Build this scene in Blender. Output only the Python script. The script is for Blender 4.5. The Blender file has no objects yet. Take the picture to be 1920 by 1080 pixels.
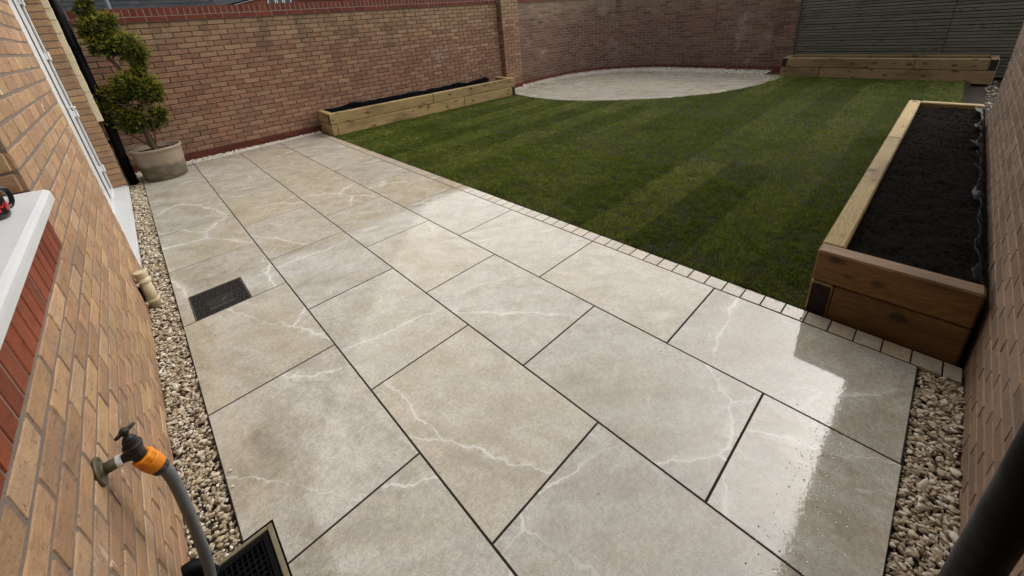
import bpy, math, random
import numpy as np
from mathutils import Matrix, Vector, Euler, noise as mnoise

random.seed(7)
rng = np.random.default_rng(11)
SC = bpy.context.scene
COL = SC.collection

# ------------------------------------------------------------------ camera
CAM_LOC = (0.19209, -0.97679, 1.61651)
CAM_ROT = (1.18597, 0.07962, -0.76315)
FPX, PPY = 759.49, 343.54                     # focal length and principal row for a 1920 px wide frame
cam_d = bpy.data.cameras.new('camera')
cam = bpy.data.objects.new('camera', cam_d)
COL.objects.link(cam)
cam.location = CAM_LOC
cam.rotation_mode = 'XYZ'
cam.rotation_euler = CAM_ROT
cam_d.sensor_width = 36
cam_d.lens = 36 * FPX / 1920
cam_d.shift_y = -(540 - PPY) / 1920
cam_d.clip_start = 0.02
cam_d.clip_end = 2000
cam_d.dof.use_dof = True
cam_d.dof.focus_distance = 3.0
cam_d.dof.aperture_fstop = 10
SC.camera = cam

# ------------------------------------------------------------------ world, sun, exposure
SUN_AZ = math.radians(99)      # clockwise from +Y
SUN_EL = math.radians(47)
world = bpy.data.worlds.new('World')
SC.world = world
world.use_nodes = True
wn = world.node_tree
wn.nodes.clear()
sky = wn.nodes.new('ShaderNodeTexSky')
sky.sky_type = 'NISHITA'
sky.sun_disc = False
sky.sun_elevation = SUN_EL
sky.sun_rotation = SUN_AZ
sky.air_density = 1.0
sky.dust_density = 3.0
sky.ozone_density = 1.0
hs = wn.nodes.new('ShaderNodeHueSaturation')
hs.inputs['Saturation'].default_value = 0.35
wb = wn.nodes.new('ShaderNodeBackground')
wb.inputs['Strength'].default_value = 0.118
wo = wn.nodes.new('ShaderNodeOutputWorld')
wn.links.new(sky.outputs[0], hs.inputs['Color'])
wn.links.new(hs.outputs[0], wb.inputs['Color'])
wn.links.new(wb.outputs[0], wo.inputs['Surface'])

sun_d = bpy.data.lights.new('sun', 'SUN')
sun_d.energy = 1.35
sun_d.angle = math.radians(120)
sun_d.color = (1.0, 0.93, 0.81)
sun = bpy.data.objects.new('sun', sun_d)
COL.objects.link(sun)
sdir = Vector((math.sin(SUN_AZ) * math.cos(SUN_EL), math.cos(SUN_AZ) * math.cos(SUN_EL), math.sin(SUN_EL)))
sun.rotation_euler = sdir.to_track_quat('Z', 'Y').to_euler()
sun.location = sdir * 30

SC.view_settings.view_transform = 'Standard'
SC.view_settings.look = 'None'
SC.view_settings.gamma = 1
SC.view_settings.use_curve_mapping = False
SC.view_settings.exposure = 1.0
SC.render.engine = 'CYCLES'
SC.cycles.max_bounces = 8

# ------------------------------------------------------------------ helpers
_R = np.array(Euler(CAM_ROT, 'XYZ').to_matrix())
_C = np.array(CAM_LOC)

def project(P):
    d = (np.atleast_2d(P) - _C) @ _R
    z = -d[:, 2]
    zz = np.where(z > 0.02, z, 0.02)
    return np.stack([960 + FPX * d[:, 0] / zz, PPY - FPX * d[:, 1] / zz], 1), z

def mesh_of(name, verts, faces, mats=(), smooth=False, mat_idx=None):
    me = bpy.data.meshes.new(name)
    me.from_pydata([tuple(v) for v in verts], [], [tuple(f) for f in faces])
    for m in mats:
        me.materials.append(m)
    if mat_idx is not None:
        me.polygons.foreach_set('material_index', mat_idx)
    if smooth:
        me.polygons.foreach_set('use_smooth', [True] * len(me.polygons))
    me.update()
    return me

def mesh_np(name, V, F, mats=(), mat_idx=None):
    """V (n,3); F (m,k) one face size only"""
    me = bpy.data.meshes.new(name)
    V = np.asarray(V, np.float32); F = np.asarray(F, np.int32)
    m, k = F.shape
    me.vertices.add(len(V)); me.vertices.foreach_set('co', V.ravel())
    me.loops.add(m * k); me.loops.foreach_set('vertex_index', F.ravel())
    me.polygons.add(m)
    me.polygons.foreach_set('loop_start', np.arange(0, m * k, k, dtype=np.int32))
    me.polygons.foreach_set('loop_total', np.full(m, k, np.int32))
    for mm in mats:
        me.materials.append(mm)
    if mat_idx is not None:
        me.polygons.foreach_set('material_index', np.asarray(mat_idx, np.int32))
    me.update(calc_edges=True)
    me.validate()
    return me

def link(name, data, parent=None, loc=None, rot=None, scale=None, mat=None, **props):
    o = bpy.data.objects.new(name, data)
    COL.objects.link(o)
    if mat is not None and not data.materials:
        data.materials.append(mat)
    if parent is not None:
        o.parent = parent
    if loc is not None: o.location = loc
    if rot is not None: o.rotation_euler = rot
    if scale is not None: o.scale = scale
    for k, v in props.items():
        o[k] = v
    return o

def thing(name, label, category, loc=(0, 0, 0), rotz=0.0, group=None):
    o = link(name, None, loc=loc, rot=(0, 0, rotz), label=label, category=category)
    o.empty_display_size = 0.1
    if group: o['group'] = group
    return o

class MB:
    """collects shapes into one mesh"""
    def __init__(self):
        self.v = []; self.f = []; self.m = []
    def add(self, v, f, mi=0):
        n = len(self.v)
        self.v += [tuple(p) for p in v]
        self.f += [tuple(i + n for i in q) for q in f]
        self.m += [mi] * len(f)
        return self
    def box(self, a, b, c=0.0, mi=0):
        return self.add(*cbox(a, b, c), mi=mi)
    def obj(self, name, mat, parent=None, smooth=False, **kw):
        mats = mat if isinstance(mat, (list, tuple)) else [mat]
        return link(name, mesh_of(name, self.v, self.f, mats, smooth, self.m), parent, **kw)

def cbox(a, b, c=0.0):
    """box with chamfered edges"""
    x0, y0, z0 = a; x1, y1, z1 = b
    if c <= 0:
        v = [(x0,y0,z0),(x1,y0,z0),(x1,y1,z0),(x0,y1,z0),(x0,y0,z1),(x1,y0,z1),(x1,y1,z1),(x0,y1,z1)]
        f = [(3,2,1,0),(4,5,6,7),(0,1,5,4),(1,2,6,5),(2,3,7,6),(3,0,4,7)]
        return v, f
    c = min(c, (x1-x0)*.45, (y1-y0)*.45, (z1-z0)*.45)
    v = []; idx = {}
    X = (x0, x1); Y = (y0, y1); Z = (z0, z1)
    for i in (0, 1):
        for j in (0, 1):
            for k in (0, 1):
                sx, sy, sz = (1-2*i)*c, (1-2*j)*c, (1-2*k)*c
                for ax, p in (('x', (X[i], Y[j]+sy, Z[k]+sz)), ('y', (X[i]+sx, Y[j], Z[k]+sz)), ('z', (X[i]+sx, Y[j]+sy, Z[k]))):
                    idx[(i, j, k, ax)] = len(v); v.append(p)
    f = []
    I = lambda i, j, k, a: idx[(i, j, k, a)]
    f.append((I(0,0,0,'x'), I(0,0,1,'x'), I(0,1,1,'x'), I(0,1,0,'x')))
    f.append((I(1,0,0,'x'), I(1,1,0,'x'), I(1,1,1,'x'), I(1,0,1,'x')))
    f.append((I(0,0,0,'y'), I(1,0,0,'y'), I(1,0,1,'y'), I(0,0,1,'y')))
    f.append((I(0,1,0,'y'), I(0,1,1,'y'), I(1,1,1,'y'), I(1,1,0,'y')))
    f.append((I(0,0,0,'z'), I(0,1,0,'z'), I(1,1,0,'z'), I(1,0,0,'z')))
    f.append((I(0,0,1,'z'), I(1,0,1,'z'), I(1,1,1,'z'), I(0,1,1,'z')))
    for j in (0, 1):
        for k in (0, 1):
            q = (I(0,j,k,'y'), I(1,j,k,'y'), I(1,j,k,'z'), I(0,j,k,'z')); f.append(q if j ^ k else q[::-1])
    for i in (0, 1):
        for k in (0, 1):
            q = (I(i,0,k,'x'), I(i,1,k,'x'), I(i,1,k,'z'), I(i,0,k,'z')); f.append(q[::-1] if i ^ k else q)
    for i in (0, 1):
        for j in (0, 1):
            q = (I(i,j,0,'x'), I(i,j,1,'x'), I(i,j,1,'y'), I(i,j,0,'y')); f.append(q if i ^ j else q[::-1])
    for i in (0, 1):
        for j in (0, 1):
            for k in (0, 1):
                q = (I(i,j,k,'x'), I(i,j,k,'y'), I(i,j,k,'z')); f.append(q if (i + j + k) % 2 else q[::-1])
    return v, f

def tube(pts, rad, seg=12, caps=True):
    pts = [Vector(p) for p in pts]
    n = len(pts)
    r = rad if isinstance(rad, (list, tuple)) else [rad] * n
    v = []; f = []
    up = None
    for i in range(n):
        t = (pts[min(i+1, n-1)] - pts[max(i-1, 0)]).normalized()
        if up is None:
            up = Vector((0, 0, 1)) if abs(t.z) < .9 else Vector((1, 0, 0))
        a = (up - t * up.dot(t)).normalized()
        b = t.cross(a)
        up = a
        for k in range(seg):
            w = 2 * math.pi * k / seg
            v.append(pts[i] + (a * math.cos(w) + b * math.sin(w)) * r[i])
    for i in range(n-1):
        for k in range(seg):
            k2 = (k+1) % seg
            f.append((i*seg+k, i*seg+k2, (i+1)*seg+k2, (i+1)*seg+k))
    if caps:
        f.append(tuple(range(seg))[::-1]); f.append(tuple((n-1)*seg+k for k in range(seg)))
    return v, f

def lathe(prof, seg=32, c=(0, 0, 0), axis=None):
    """prof: list of (radius, height) along z or along axis"""
    if axis is None:
        M = Matrix.Identity(3)
    else:
        M = Vector(axis).normalized().to_track_quat('Z', 'Y').to_matrix()
    c = Vector(c)
    v = []; f = []
    for r, h in prof:
        for k in range(seg):
            w = 2 * math.pi * k / seg
            v.append(c + M @ Vector((r * math.cos(w), r * math.sin(w), h)))
    for i in range(len(prof)-1):
        for k in range(seg):
            k2 = (k+1) % seg
            f.append((i*seg+k, i*seg+k2, (i+1)*seg+k2, (i+1)*seg+k))
    if prof[0][0] > 1e-6: f.append(tuple(range(seg))[::-1])
    if prof[-1][0] > 1e-6: f.append(tuple((len(prof)-1)*seg+k for k in range(seg)))
    return v, f

def clip_poly(poly, halfplanes):
    for (a, b, c) in halfplanes:          # keep a*x+b*y+c >= 0
        out = []
        for i in range(len(poly)):
            p, q = poly[i], poly[(i+1) % len(poly)]
            dp, dq = a*p[0]+b*p[1]+c, a*q[0]+b*q[1]+c
            if dp >= 0: out.append(p)
            if (dp >= 0) != (dq >= 0):
                t = dp / (dp - dq)
                out.append((p[0]+t*(q[0]-p[0]), p[1]+t*(q[1]-p[1])))
        poly = out
        if len(poly) < 3: return []
    return poly

def poly_area(p):
    return .5 * sum(p[i][0]*p[(i+1) % len(p)][1] - p[(i+1) % len(p)][0]*p[i][1] for i in range(len(p)))

def inset(poly, d):
    n = len(poly); out = []
    for i in range(n):
        p0, p1, p2 = Vector(poly[i-1]), Vector(poly[i]), Vector(poly[(i+1) % n])
        e1 = (p1-p0).normalized(); e2 = (p2-p1).normalized()
        n1 = Vector((-e1.y, e1.x)); n2 = Vector((-e2.y, e2.x))
        k = 1 + n1.dot(n2)
        out.append(tuple(p1 + (n1+n2) * (d / max(k, .3))))
    return out

def prism(poly, z0, z1, c=0.0015):
    if poly_area(poly) < 0: poly = poly[::-1]
    n = len(poly); inn = inset(poly, c)
    v = [(x, y, z0) for x, y in poly] + [(x, y, z1-c) for x, y in poly] + [(x, y, z1) for x, y in inn]
    f = [tuple(range(n))[::-1], tuple(range(2*n, 3*n))]
    for i in range(n):
        j = (i+1) % n
        f.append((i, j, n+j, n+i)); f.append((n+i, n+j, 2*n+j, 2*n+i))
    return v, f

def point_in(poly, x, y):
    """vectorised point in polygon"""
    ins = np.zeros(x.shape, bool)
    n = len(poly)
    for i in range(n):
        x1, y1 = poly[i]; x2, y2 = poly[(i+1) % n]
        c = ((y1 > y) != (y2 > y)) & (x < (x2-x1) * (y-y1) / ((y2-y1) if y2 != y1 else 1e-9) + x1)
        ins ^= c
    return ins

# ------------------------------------------------------------------ node helpers
class NT:
    def __init__(self, name):
        self.m = bpy.data.materials.new(name)
        self.m.use_nodes = True
        self.t = self.m.node_tree
        self.t.nodes.clear()
        self.out = self.t.nodes.new('ShaderNodeOutputMaterial')
    def n(self, typ, ins=None, **props):
        nd = self.t.nodes.new(typ)
        for k, v in props.items():
            setattr(nd, k, v)
        for k, v in (ins or {}).items():
            s = nd.inputs[k]
            if isinstance(v, bpy.types.NodeSocket): self.t.links.new(v, s)
            else: s.default_value = v
        return nd
    def noise(self, vec, scale, detail=4, rough=.55, dist=0.0):
        return self.n('ShaderNodeTexNoise', {'Vector': vec, 'Scale': scale, 'Detail': detail, 'Roughness': rough, 'Distortion': dist}).outputs['Fac']
    def math(self, op, a, b=0.0, c=None, clamp=False):
        nd = self.n('ShaderNodeMath', {0: a, 1: b}, operation=op, use_clamp=clamp)
        if c is not None:
            if isinstance(c, bpy.types.NodeSocket): self.t.links.new(c, nd.inputs[2])
            else: nd.inputs[2].default_value = c
        return nd.outputs[0]
    def rng(self, v, a, b, c=0.0, d=1.0, smooth=True):
        return self.n('ShaderNodeMapRange', {'Value': v, 'From Min': a, 'From Max': b, 'To Min': c, 'To Max': d},
                      interpolation_type='SMOOTHSTEP' if smooth else 'LINEAR').outputs[0]
    def mix(self, fac, a, b, mode='MIX'):
        nd = self.n('ShaderNodeMix', data_type='RGBA', blend_type=mode)
        for s, v in ((nd.inputs[0], fac), (nd.inputs[6], a), (nd.inputs[7], b)):
            if isinstance(v, bpy.types.NodeSocket): self.t.links.new(v, s)
            else: s.default_value = v if not isinstance(v, tuple) else (*v[:3], 1)
        return nd.outputs[2]
    def ramp(self, fac, stops, interp='LINEAR'):
        nd = self.n('ShaderNodeValToRGB', {'Fac': fac})
        nd.color_ramp.interpolation = interp
        e = nd.color_ramp.elements
        while len(e) < len(stops): e.new(0.5)
        for el, (p, c) in zip(e, stops):
            el.position = p; el.color = (*c, 1)
        return nd.outputs[0]
    def vec(self, v, scale=(1, 1, 1), loc=None):
        nd = self.n('ShaderNodeMapping', {'Vector': v, 'Scale': scale})
        if loc is not None:
            if isinstance(loc, bpy.types.NodeSocket): self.t.links.new(loc, nd.inputs['Location'])
            else: nd.inputs['Location'].default_value = loc
        return nd.outputs[0]
    def bump(self, h, strength=.3, dist=.01, normal=None):
        i = {'Height': h, 'Strength': strength, 'Distance': dist}
        if normal is not None: i['Normal'] = normal
        return self.n('ShaderNodeBump', i).outputs[0]
    def bsdf(self, col, rough=.8, spec=.5, normal=None, **extra):
        i = {'Base Color': col if isinstance(col, bpy.types.NodeSocket) else (*col, 1), 'Roughness': rough, 'Specular IOR Level': spec}
        if normal is not None: i['Normal'] = normal
        i.update(extra)
        b = self.n('ShaderNodeBsdfPrincipled', i)
        self.t.links.new(b.outputs[0], self.out.inputs['Surface'])
        return self.m
    @property
    def pos(self): return self.n('ShaderNodeNewGeometry').outputs['Position']
    @property
    def isl(self): return self.n('ShaderNodeNewGeometry').outputs['Random Per Island']
    @property
    def orand(self): return self.n('ShaderNodeObjectInfo').outputs['Random']
    @property
    def obj(self): return self.n('ShaderNodeTexCoord').outputs['Object']

def plain(name, col, rough=.5, spec=.5, var=.12, scale=30, bump=0.0, metallic=0.0):
    t = NT(name)
    p = t.pos
    f = t.noise(p, scale, 4)
    c = t.mix(f, tuple(x*(1-var) for x in col), tuple(min(1, x*(1+var)) for x in col))
    r = t.rng(t.noise(p, scale*.4, 3), .3, .7, max(.02, rough-.08), min(1, rough+.08))
    nrm = t.bump(t.noise(p, scale*4, 3), bump, .004) if bump else None
    return t.bsdf(c, r, spec, nrm, Metallic=metallic)

def brick_mat(name, palette, joined, dark=(.10, .06, .04), streaks=0.0, top_tint=None, white=0.0, rough=.92, crease=.5):
    t = NT(name)
    r = t.isl if joined else t.orand
    p = t.pos
    n = len(palette)
    col = t.ramp(r, [(i / n, c) for i, c in enumerate(palette)], 'CONSTANT')
    r2 = t.math('FRACT', t.math('MULTIPLY', r, 37.7))
    col = t.mix(1.0, col, t.mix(r2, (.82, .82, .82), (1.14, 1.13, 1.1)), 'MULTIPLY')
    blot = t.noise(p, 11, 5, .6)
    col = t.mix(t.rng(blot, .36, .72, 0, .6), col, t.mix(1.0, col, (1.38, 1.3, 1.16), 'MULTIPLY'))
    col = t.mix(t.rng(t.noise(t.vec(p, (1, 1, 3), (4, 2, 9)), 16, 5, .65), .5, .72, 0, .65), col, t.mix(1.0, col, (.62, .55, .5), 'MULTIPLY'))
    sand = t.noise(p, 240, 3, .7)
    col = t.mix(t.rng(sand, .3, .75, 0, .5), t.mix(1.0, col, (.72, .68, .64), 'MULTIPLY'), t.mix(1.0, col, (1.2, 1.18, 1.15), 'MULTIPLY'))
    spots = t.rng(t.noise(p, 70, 2, .5), .66, .74, 0, .7)
    col = t.mix(spots, col, dark)
    if top_tint:  # upper courses are a yellower brick
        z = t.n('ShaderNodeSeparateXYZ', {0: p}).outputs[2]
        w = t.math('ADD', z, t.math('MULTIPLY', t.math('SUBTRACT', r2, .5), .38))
        col = t.mix(t.rng(w, 1.30, 2.05, 0, .55), col, t.mix(1.0, top_tint, t.mix(r, (.88, .88, .88), (1.1, 1.1, 1.1)), 'MULTIPLY'))
    if streaks:
        s = t.noise(t.vec(p, (5.5, 5.5, .45)), 1.0, 4, .6)
        z = t.n('ShaderNodeSeparateXYZ', {0: p}).outputs[2]
        hi = t.rng(z, .9, 2.0, .15, 1.0)
        col = t.mix(t.math('MULTIPLY', t.rng(s, .52, .68, 0, streaks), hi), col, (.055, .045, .035))
        eff = t.math('MULTIPLY', t.rng(t.noise(p, 1.7, 5, .65), .58, .72, 0, .35), t.rng(t.noise(p, 30, 3), .35, .6))
        col = t.mix(eff, col, (.55, .5, .45))
    if white:
        s = t.noise(t.vec(p, (26, 9, 5)), 1.0, 3, .65, 1.2)
        area = t.rng(t.noise(p, 1.4, 2), .48, .62)
        col = t.mix(t.math('MULTIPLY', t.rng(s, .66, .7, 0, white), area), col, (.75, .72, .68))
    h = t.math('ADD', t.math('MULTIPLY', t.noise(t.vec(p, (1, 1, 2.2)), 26, 4, .6, crease), 1.0), t.math('MULTIPLY', sand, .25))
    return t.bsdf(col, rough, .25, t.bump(h, .75, .006))

def mortar_mat(name, col, z_dark=False):
    t = NT(name)
    p = t.pos
    c = t.mix(t.noise(p, 14, 4), tuple(x*.75 for x in col), tuple(x*1.2 for x in col))
    c = t.mix(t.rng(t.noise(p, 300, 2), .35, .7), t.mix(1.0, c, (.75, .75, .75), 'MULTIPLY'), c)
    return t.bsdf(c, .95, .2, t.bump(t.noise(p, 160, 4), .6, .004))

def slab_mat(name, warm, grey, light, vein_amt=1.0):
    t = NT(name)
    r = t.orand
    off = t.n('ShaderNodeCombineXYZ', {0: t.math('MULTIPLY', r, 91.7), 1: t.math('MULTIPLY', r, 47.3), 2: t.math('MULTIPLY', r, 13.1)}).outputs[0]
    p = t.vec(t.pos, (1, 1, 1), off)
    flip = t.math('GREATER_THAN', t.math('FRACT', t.math('MULTIPLY', r, 7.77)), .5)
    rot = t.n('ShaderNodeVectorRotate', {'Vector': p, 'Angle': t.math('ADD', .62, t.math('MULTIPLY', flip, .5))}, rotation_type='Z_AXIS').outputs[0]
    warpn = t.n('ShaderNodeTexNoise', {'Vector': rot, 'Scale': 3.0, 'Detail': 4, 'Roughness': .6}).outputs['Color']
    pw = t.n('ShaderNodeVectorMath', {0: rot, 1: t.n('ShaderNodeVectorMath', {0: warpn, 3: .16}, operation='SCALE').outputs[0]}, operation='ADD').outputs[0]
    cl = t.noise(t.vec(pw, (1.0, 2.3, 1)), 1.35, 7, .62)
    col = t.ramp(cl, [(.28, tuple(x*.80 for x in warm)), (.42, warm), (.52, grey), (.60, tuple(x*.93 for x in warm)), (.72, light)])
    r2 = t.math('FRACT', t.math('MULTIPLY', r, 17.31))
    col = t.mix(1.0, col, t.mix(r2, (.94, .94, .93), (1.06, 1.06, 1.06)), 'MULTIPLY')
    r3 = t.math('FRACT', t.math('MULTIPLY', r, 41.9))
    col = t.mix(t.rng(r3, .4, .95, 0, .5), col, t.mix(1.0, col, (1.04, .97, .80), 'MULTIPLY'))
    cl2 = t.noise(p, 8, 6, .68, .5)
    col = t.mix(t.rng(cl2, .36, .66, 0, .65), col, t.mix(1.0, col, (.76, .755, .745), 'MULTIPLY'))
    gr = t.noise(p, 58, 4, .75)
    col = t.mix(t.rng(gr, .32, .68), t.mix(1.0, col, (.85, .845, .835), 'MULTIPLY'), t.mix(1.0, col, (1.11, 1.11, 1.11), 'MULTIPLY'))
    sp = t.noise(p, 230, 3, .75)
    col = t.mix(t.rng(sp, .3, .7), t.mix(1.0, col, (.76, .755, .74), 'MULTIPLY'), t.mix(1.0, col, (1.18, 1.18, 1.17), 'MULTIPLY'))
    dsp = t.rng(t.noise(p, 105, 2, .5), .69, .75, 0, .4)
    col = t.mix(dsp, col, (.11, .105, .09))
    veins = None
    w2 = t.n('ShaderNodeTexNoise', {'Vector': rot, 'Scale': 11.0, 'Detail': 5, 'Roughness': .65}).outputs['Color']
    pv = t.n('ShaderNodeVectorMath', {0: pw, 1: t.n('ShaderNodeVectorMath', {0: w2, 3: .075}, operation='SCALE').outputs[0]}, operation='ADD').outputs[0]
    for (sc, wid, mlo, amt, st, seed, soft) in ((1.25, .050, .44, .46, (.62, 1.35, 1), 0, 1), (1.25, .0085, .41, .70, (.62, 1.35, 1), 0, 0), (2.6, .0075, .50, .40, (1.2, .8, 1), 5.3, 0), (5.2, .012, .56, .38, (1, 1, 1), 9.1, 0)):
        q = t.vec(pv, st, (seed, seed*.7, 0))
        q2 = t.vec(pw, st, (seed+2.3, seed*.7+1.1, 0))
        d = t.n('ShaderNodeTexVoronoi', {'Vector': q, 'Scale': sc, 'Randomness': 1.0}, feature='DISTANCE_TO_EDGE', voronoi_dimensions='2D').outputs['Distance']
        wv = t.math('MULTIPLY', t.rng(t.noise(q2, 6.5, 3, .6), .32, .70, .25, 2.0), wid)
        v = t.math('SUBTRACT', 1.0, t.math('DIVIDE', d, wv), clamp=True)
        if soft:
            v = t.math('MULTIPLY', t.rng(v, 0, 1), t.rng(t.noise(p, 30, 5, .7), .40, .64, .05, 1))
        else:
            v = t.rng(v, 0, .8)
        v = t.math('MULTIPLY', v, t.math('MULTIPLY', t.rng(t.noise(q2, 1.5, 2), mlo, mlo+.14), amt*vein_amt))
        veins = v if veins is None else t.math('MAXIMUM', veins, v)
    col = t.mix(veins, col, (.63, .625, .59))
    wet = t.noise(t.pos, 1.3, 3, .5)
    rough = t.math('ADD', t.rng(wet, .35, .65, .006, .04), t.math('MULTIPLY', t.rng(sp, .3, .7), .015))
    h = t.math('ADD', t.math('MULTIPLY', t.noise(p, 70, 3, .6), .5), t.math('MULTIPLY', t.noise(p, 12, 2), .9))
    return t.bsdf(col, rough, .68, t.bump(h, .075, .003))

def wood_mat(name, base, dark, light, rough=.75, knots=.8):
    """boards run along local X"""
    t = NT(name)
    r = t.orand
    off = t.n('ShaderNodeCombineXYZ', {0: t.math('MULTIPLY', r, 53.1), 1: t.math('MULTIPLY', r, 21.7), 2: t.math('MULTIPLY', r, 33.3)}).outputs[0]
    p = t.vec(t.obj, (1, 1, 1), off)
    warp = t.noise(t.vec(p, (1.6, 5, 5)), 1.0, 3)
    g = t.n('ShaderNodeVectorMath', {0: t.vec(p, (.35, 9, 9)), 1: t.n('ShaderNodeCombineXYZ', {0: 0.0, 1: t.math('MULTIPLY', warp, 1.8), 2: t.math('MULTIPLY', warp, 1.3)}).outputs[0]}, operation='ADD').outputs[0]
    rings = t.n('ShaderNodeTexWave', {'Vector': g, 'Scale': 2.6, 'Distortion': 3.0, 'Detail': 3, 'Detail Scale': 1.6, 'Detail Roughness': .6}, wave_type='BANDS', bands_direction='DIAGONAL').outputs['Fac']
    fib = t.noise(t.vec(p, (3, 150, 150)), 1.0, 3, .6)
    col = t.mix(t.rng(rings, .15, .95, 0, .75), light, base)
    col = t.mix(t.rng(fib, .35, .75, 0, .5), col, t.mix(1.0, col, (.62, .58, .52), 'MULTIPLY'))
    blot = t.noise(t.vec(p, (1.4, 4, 4)), 1.0, 4, .6)
    col = t.mix(t.rng(blot, .46, .7, 0, .7), col, dark)
    vor = t.n('ShaderNodeTexVoronoi', {'Vector': t.vec(p, (4.6, 8.5, 8.5)), 'Scale': 1.0, 'Randomness': 1.0}, feature='F1').outputs['Distance']
    kn = t.math('MULTIPLY', t.rng(t.math('ADD', vor, t.math('MULTIPLY', t.math('SUBTRACT', t.noise(p, 9, 3), .5), .30)), .10, .27, 1, 0), knots)
    col = t.mix(kn, col, tuple(x*.45 for x in dark))
    r2 = t.math('FRACT', t.math('MULTIPLY', r, 23.9))
    col = t.mix(1.0, col, t.mix(r2, (.85, .86, .84), (1.12, 1.1, 1.06)), 'MULTIPLY')
    h = t.math('ADD', t.math('MULTIPLY', fib, .6), t.math('MULTIPLY', rings, .4))
    return t.bsdf(col, rough, .35, t.bump(h, .35, .003))

# ------------------------------------------------------------------ materials
HOUSE_PAL = [(.375, .25, .155), (.345, .222, .138), (.385, .27, .178), (.325, .21, .135), (.385, .275, .158), (.36, .232, .155), (.34, .225, .138)]
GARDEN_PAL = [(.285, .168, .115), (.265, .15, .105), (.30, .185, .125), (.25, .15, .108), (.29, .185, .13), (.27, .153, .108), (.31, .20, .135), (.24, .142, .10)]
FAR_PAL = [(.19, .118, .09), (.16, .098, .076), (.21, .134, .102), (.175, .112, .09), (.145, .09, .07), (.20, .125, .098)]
GARAGE_PAL = [(.245, .175, .128), (.265, .19, .138), (.225, .155, .11), (.275, .20, .145), (.25, .18, .132), (.215, .145, .104)]
RED_PAL = [(.145, .038, .025), (.16, .043, .028), (.128, .034, .023), (.15, .043, .029)]
RED_SILL_PAL = [(.20, .05, .022), (.225, .058, .026), (.175, .043, .02), (.205, .058, .028)]
BM = {}
for key, pal, kw in (('house', HOUSE_PAL, dict(white=.8)), ('garden', GARDEN_PAL, dict(top_tint=(.30, .22, .13), streaks=.45)),
                     ('far', FAR_PAL, dict(top_tint=(.27, .215, .14), streaks=.8)), ('garage', GARAGE_PAL, dict()),
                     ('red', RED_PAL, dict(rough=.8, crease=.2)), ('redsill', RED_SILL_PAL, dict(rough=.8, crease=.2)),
                     ('pier', GARDEN_PAL, dict(top_tint=(.30, .22, .13), streaks=.2))):
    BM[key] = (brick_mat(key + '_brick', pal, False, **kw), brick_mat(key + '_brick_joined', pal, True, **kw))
M_MORT_HOUSE = mortar_mat('house_mortar', (.205, .16, .13))
M_MORT_GARDEN = mortar_mat('garden_mortar', (.12, .09, .07))
M_MORT_FAR = mortar_mat('pale_mortar', (.27, .225, .19))
M_MORT_GARAGE = mortar_mat('garage_mortar', (.26, .22, .19))
M_SLAB = slab_mat('porcelain_slab', (.395, .364, .298), (.43, .416, .375), (.49, .483, .455))
M_EDGE = slab_mat('porcelain_edging', (.40, .345, .27), (.43, .39, .33), (.47, .44, .40), .4)
M_GROUT = plain('dark_grout', (.022, .02, .018), .9, .2, .3, 60, .3)
M_BED = plain('mortar_bed', (.06, .05, .04), .95, .2, .3, 30, .4)
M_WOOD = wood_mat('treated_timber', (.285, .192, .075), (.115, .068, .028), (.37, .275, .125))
M_WOOD_WET_SHADED = wood_mat('wet_shaded_timber', (.145, .076, .024), (.05, .025, .009), (.205, .115, .04), .6)  # wet brown, with the shade on the bed's near end put into the colour
M_WOOD_FAR = wood_mat('weathered_timber', (.20, .132, .058), (.085, .05, .022), (.26, .19, .095))
M_ENDGRAIN = plain('tarred_end_grain', (.018, .014, .012), .8, .3, .3, 40, .3)
M_SLAT = wood_mat('grey_green_slat', (.122, .118, .088), (.078, .072, .055), (.155, .15, .115), .85, .5)
M_SLAT_BACK = plain('gap_shade_backing', (.012, .012, .010), .95, .2)  # near black, so the gaps between slats read as shade
M_WHITE = plain('white_upvc', (.60, .61, .62), .35, .5, .03, 12)
M_SILL = plain('white_sill', (.50, .51, .515), .45, .5, .06, 14, .05)
M_GASKET = plain('black_gasket', (.012, .012, .013), .5)
M_BLACKP = plain('black_plastic', (.003, .0034, .0038), .5, .08, .3, 30)
M_RUBBER = plain('dark_cast_iron', (.0022, .0030, .0042), .9, .02, .35, 60, .3)
M_LINER = plain('black_liner', (.008, .009, .012), .55, .14, .3, 20)
M_BEIGE = plain('beige_plastic', (.50, .42, .27), .5, .4, .1, 20)
M_OLIVE = plain('olive_brass', (.07, .055, .024), .5, .5, .15, 40)
M_TAPBODY = plain('dark_bronze', (.018, .016, .013), .42, .3, .25, 40)
M_PTFE = plain('white_tape', (.8, .82, .85), .5)
M_ORANGE = plain('orange_plastic', (.72, .23, .006), .42, .5, .08, 30)
M_DKGREY = plain('dark_grey_plastic', (.035, .037, .04), .5)
M_HOSE = plain('grey_hose', (.115, .125, .13), .45, .5, .12, 40)
M_TERRA = None
M_CREAM = plain('cream_render', (.62, .54, .37), .9, .2, .25, 90, .9)
M_REDINK = plain('red_print', (.5, .02, .02), .4)
M_MUG = plain('black_glaze', (.012, .012, .014), .15, .5)
M_STEEL = plain('galvanised_rim', (.10, .085, .055), .5, .5, .3, 50)

def glass_mat():
    t = NT('window_glass')
    return t.bsdf((.02, .025, .03), .03, .7)
M_GLASS = glass_mat()

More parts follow.
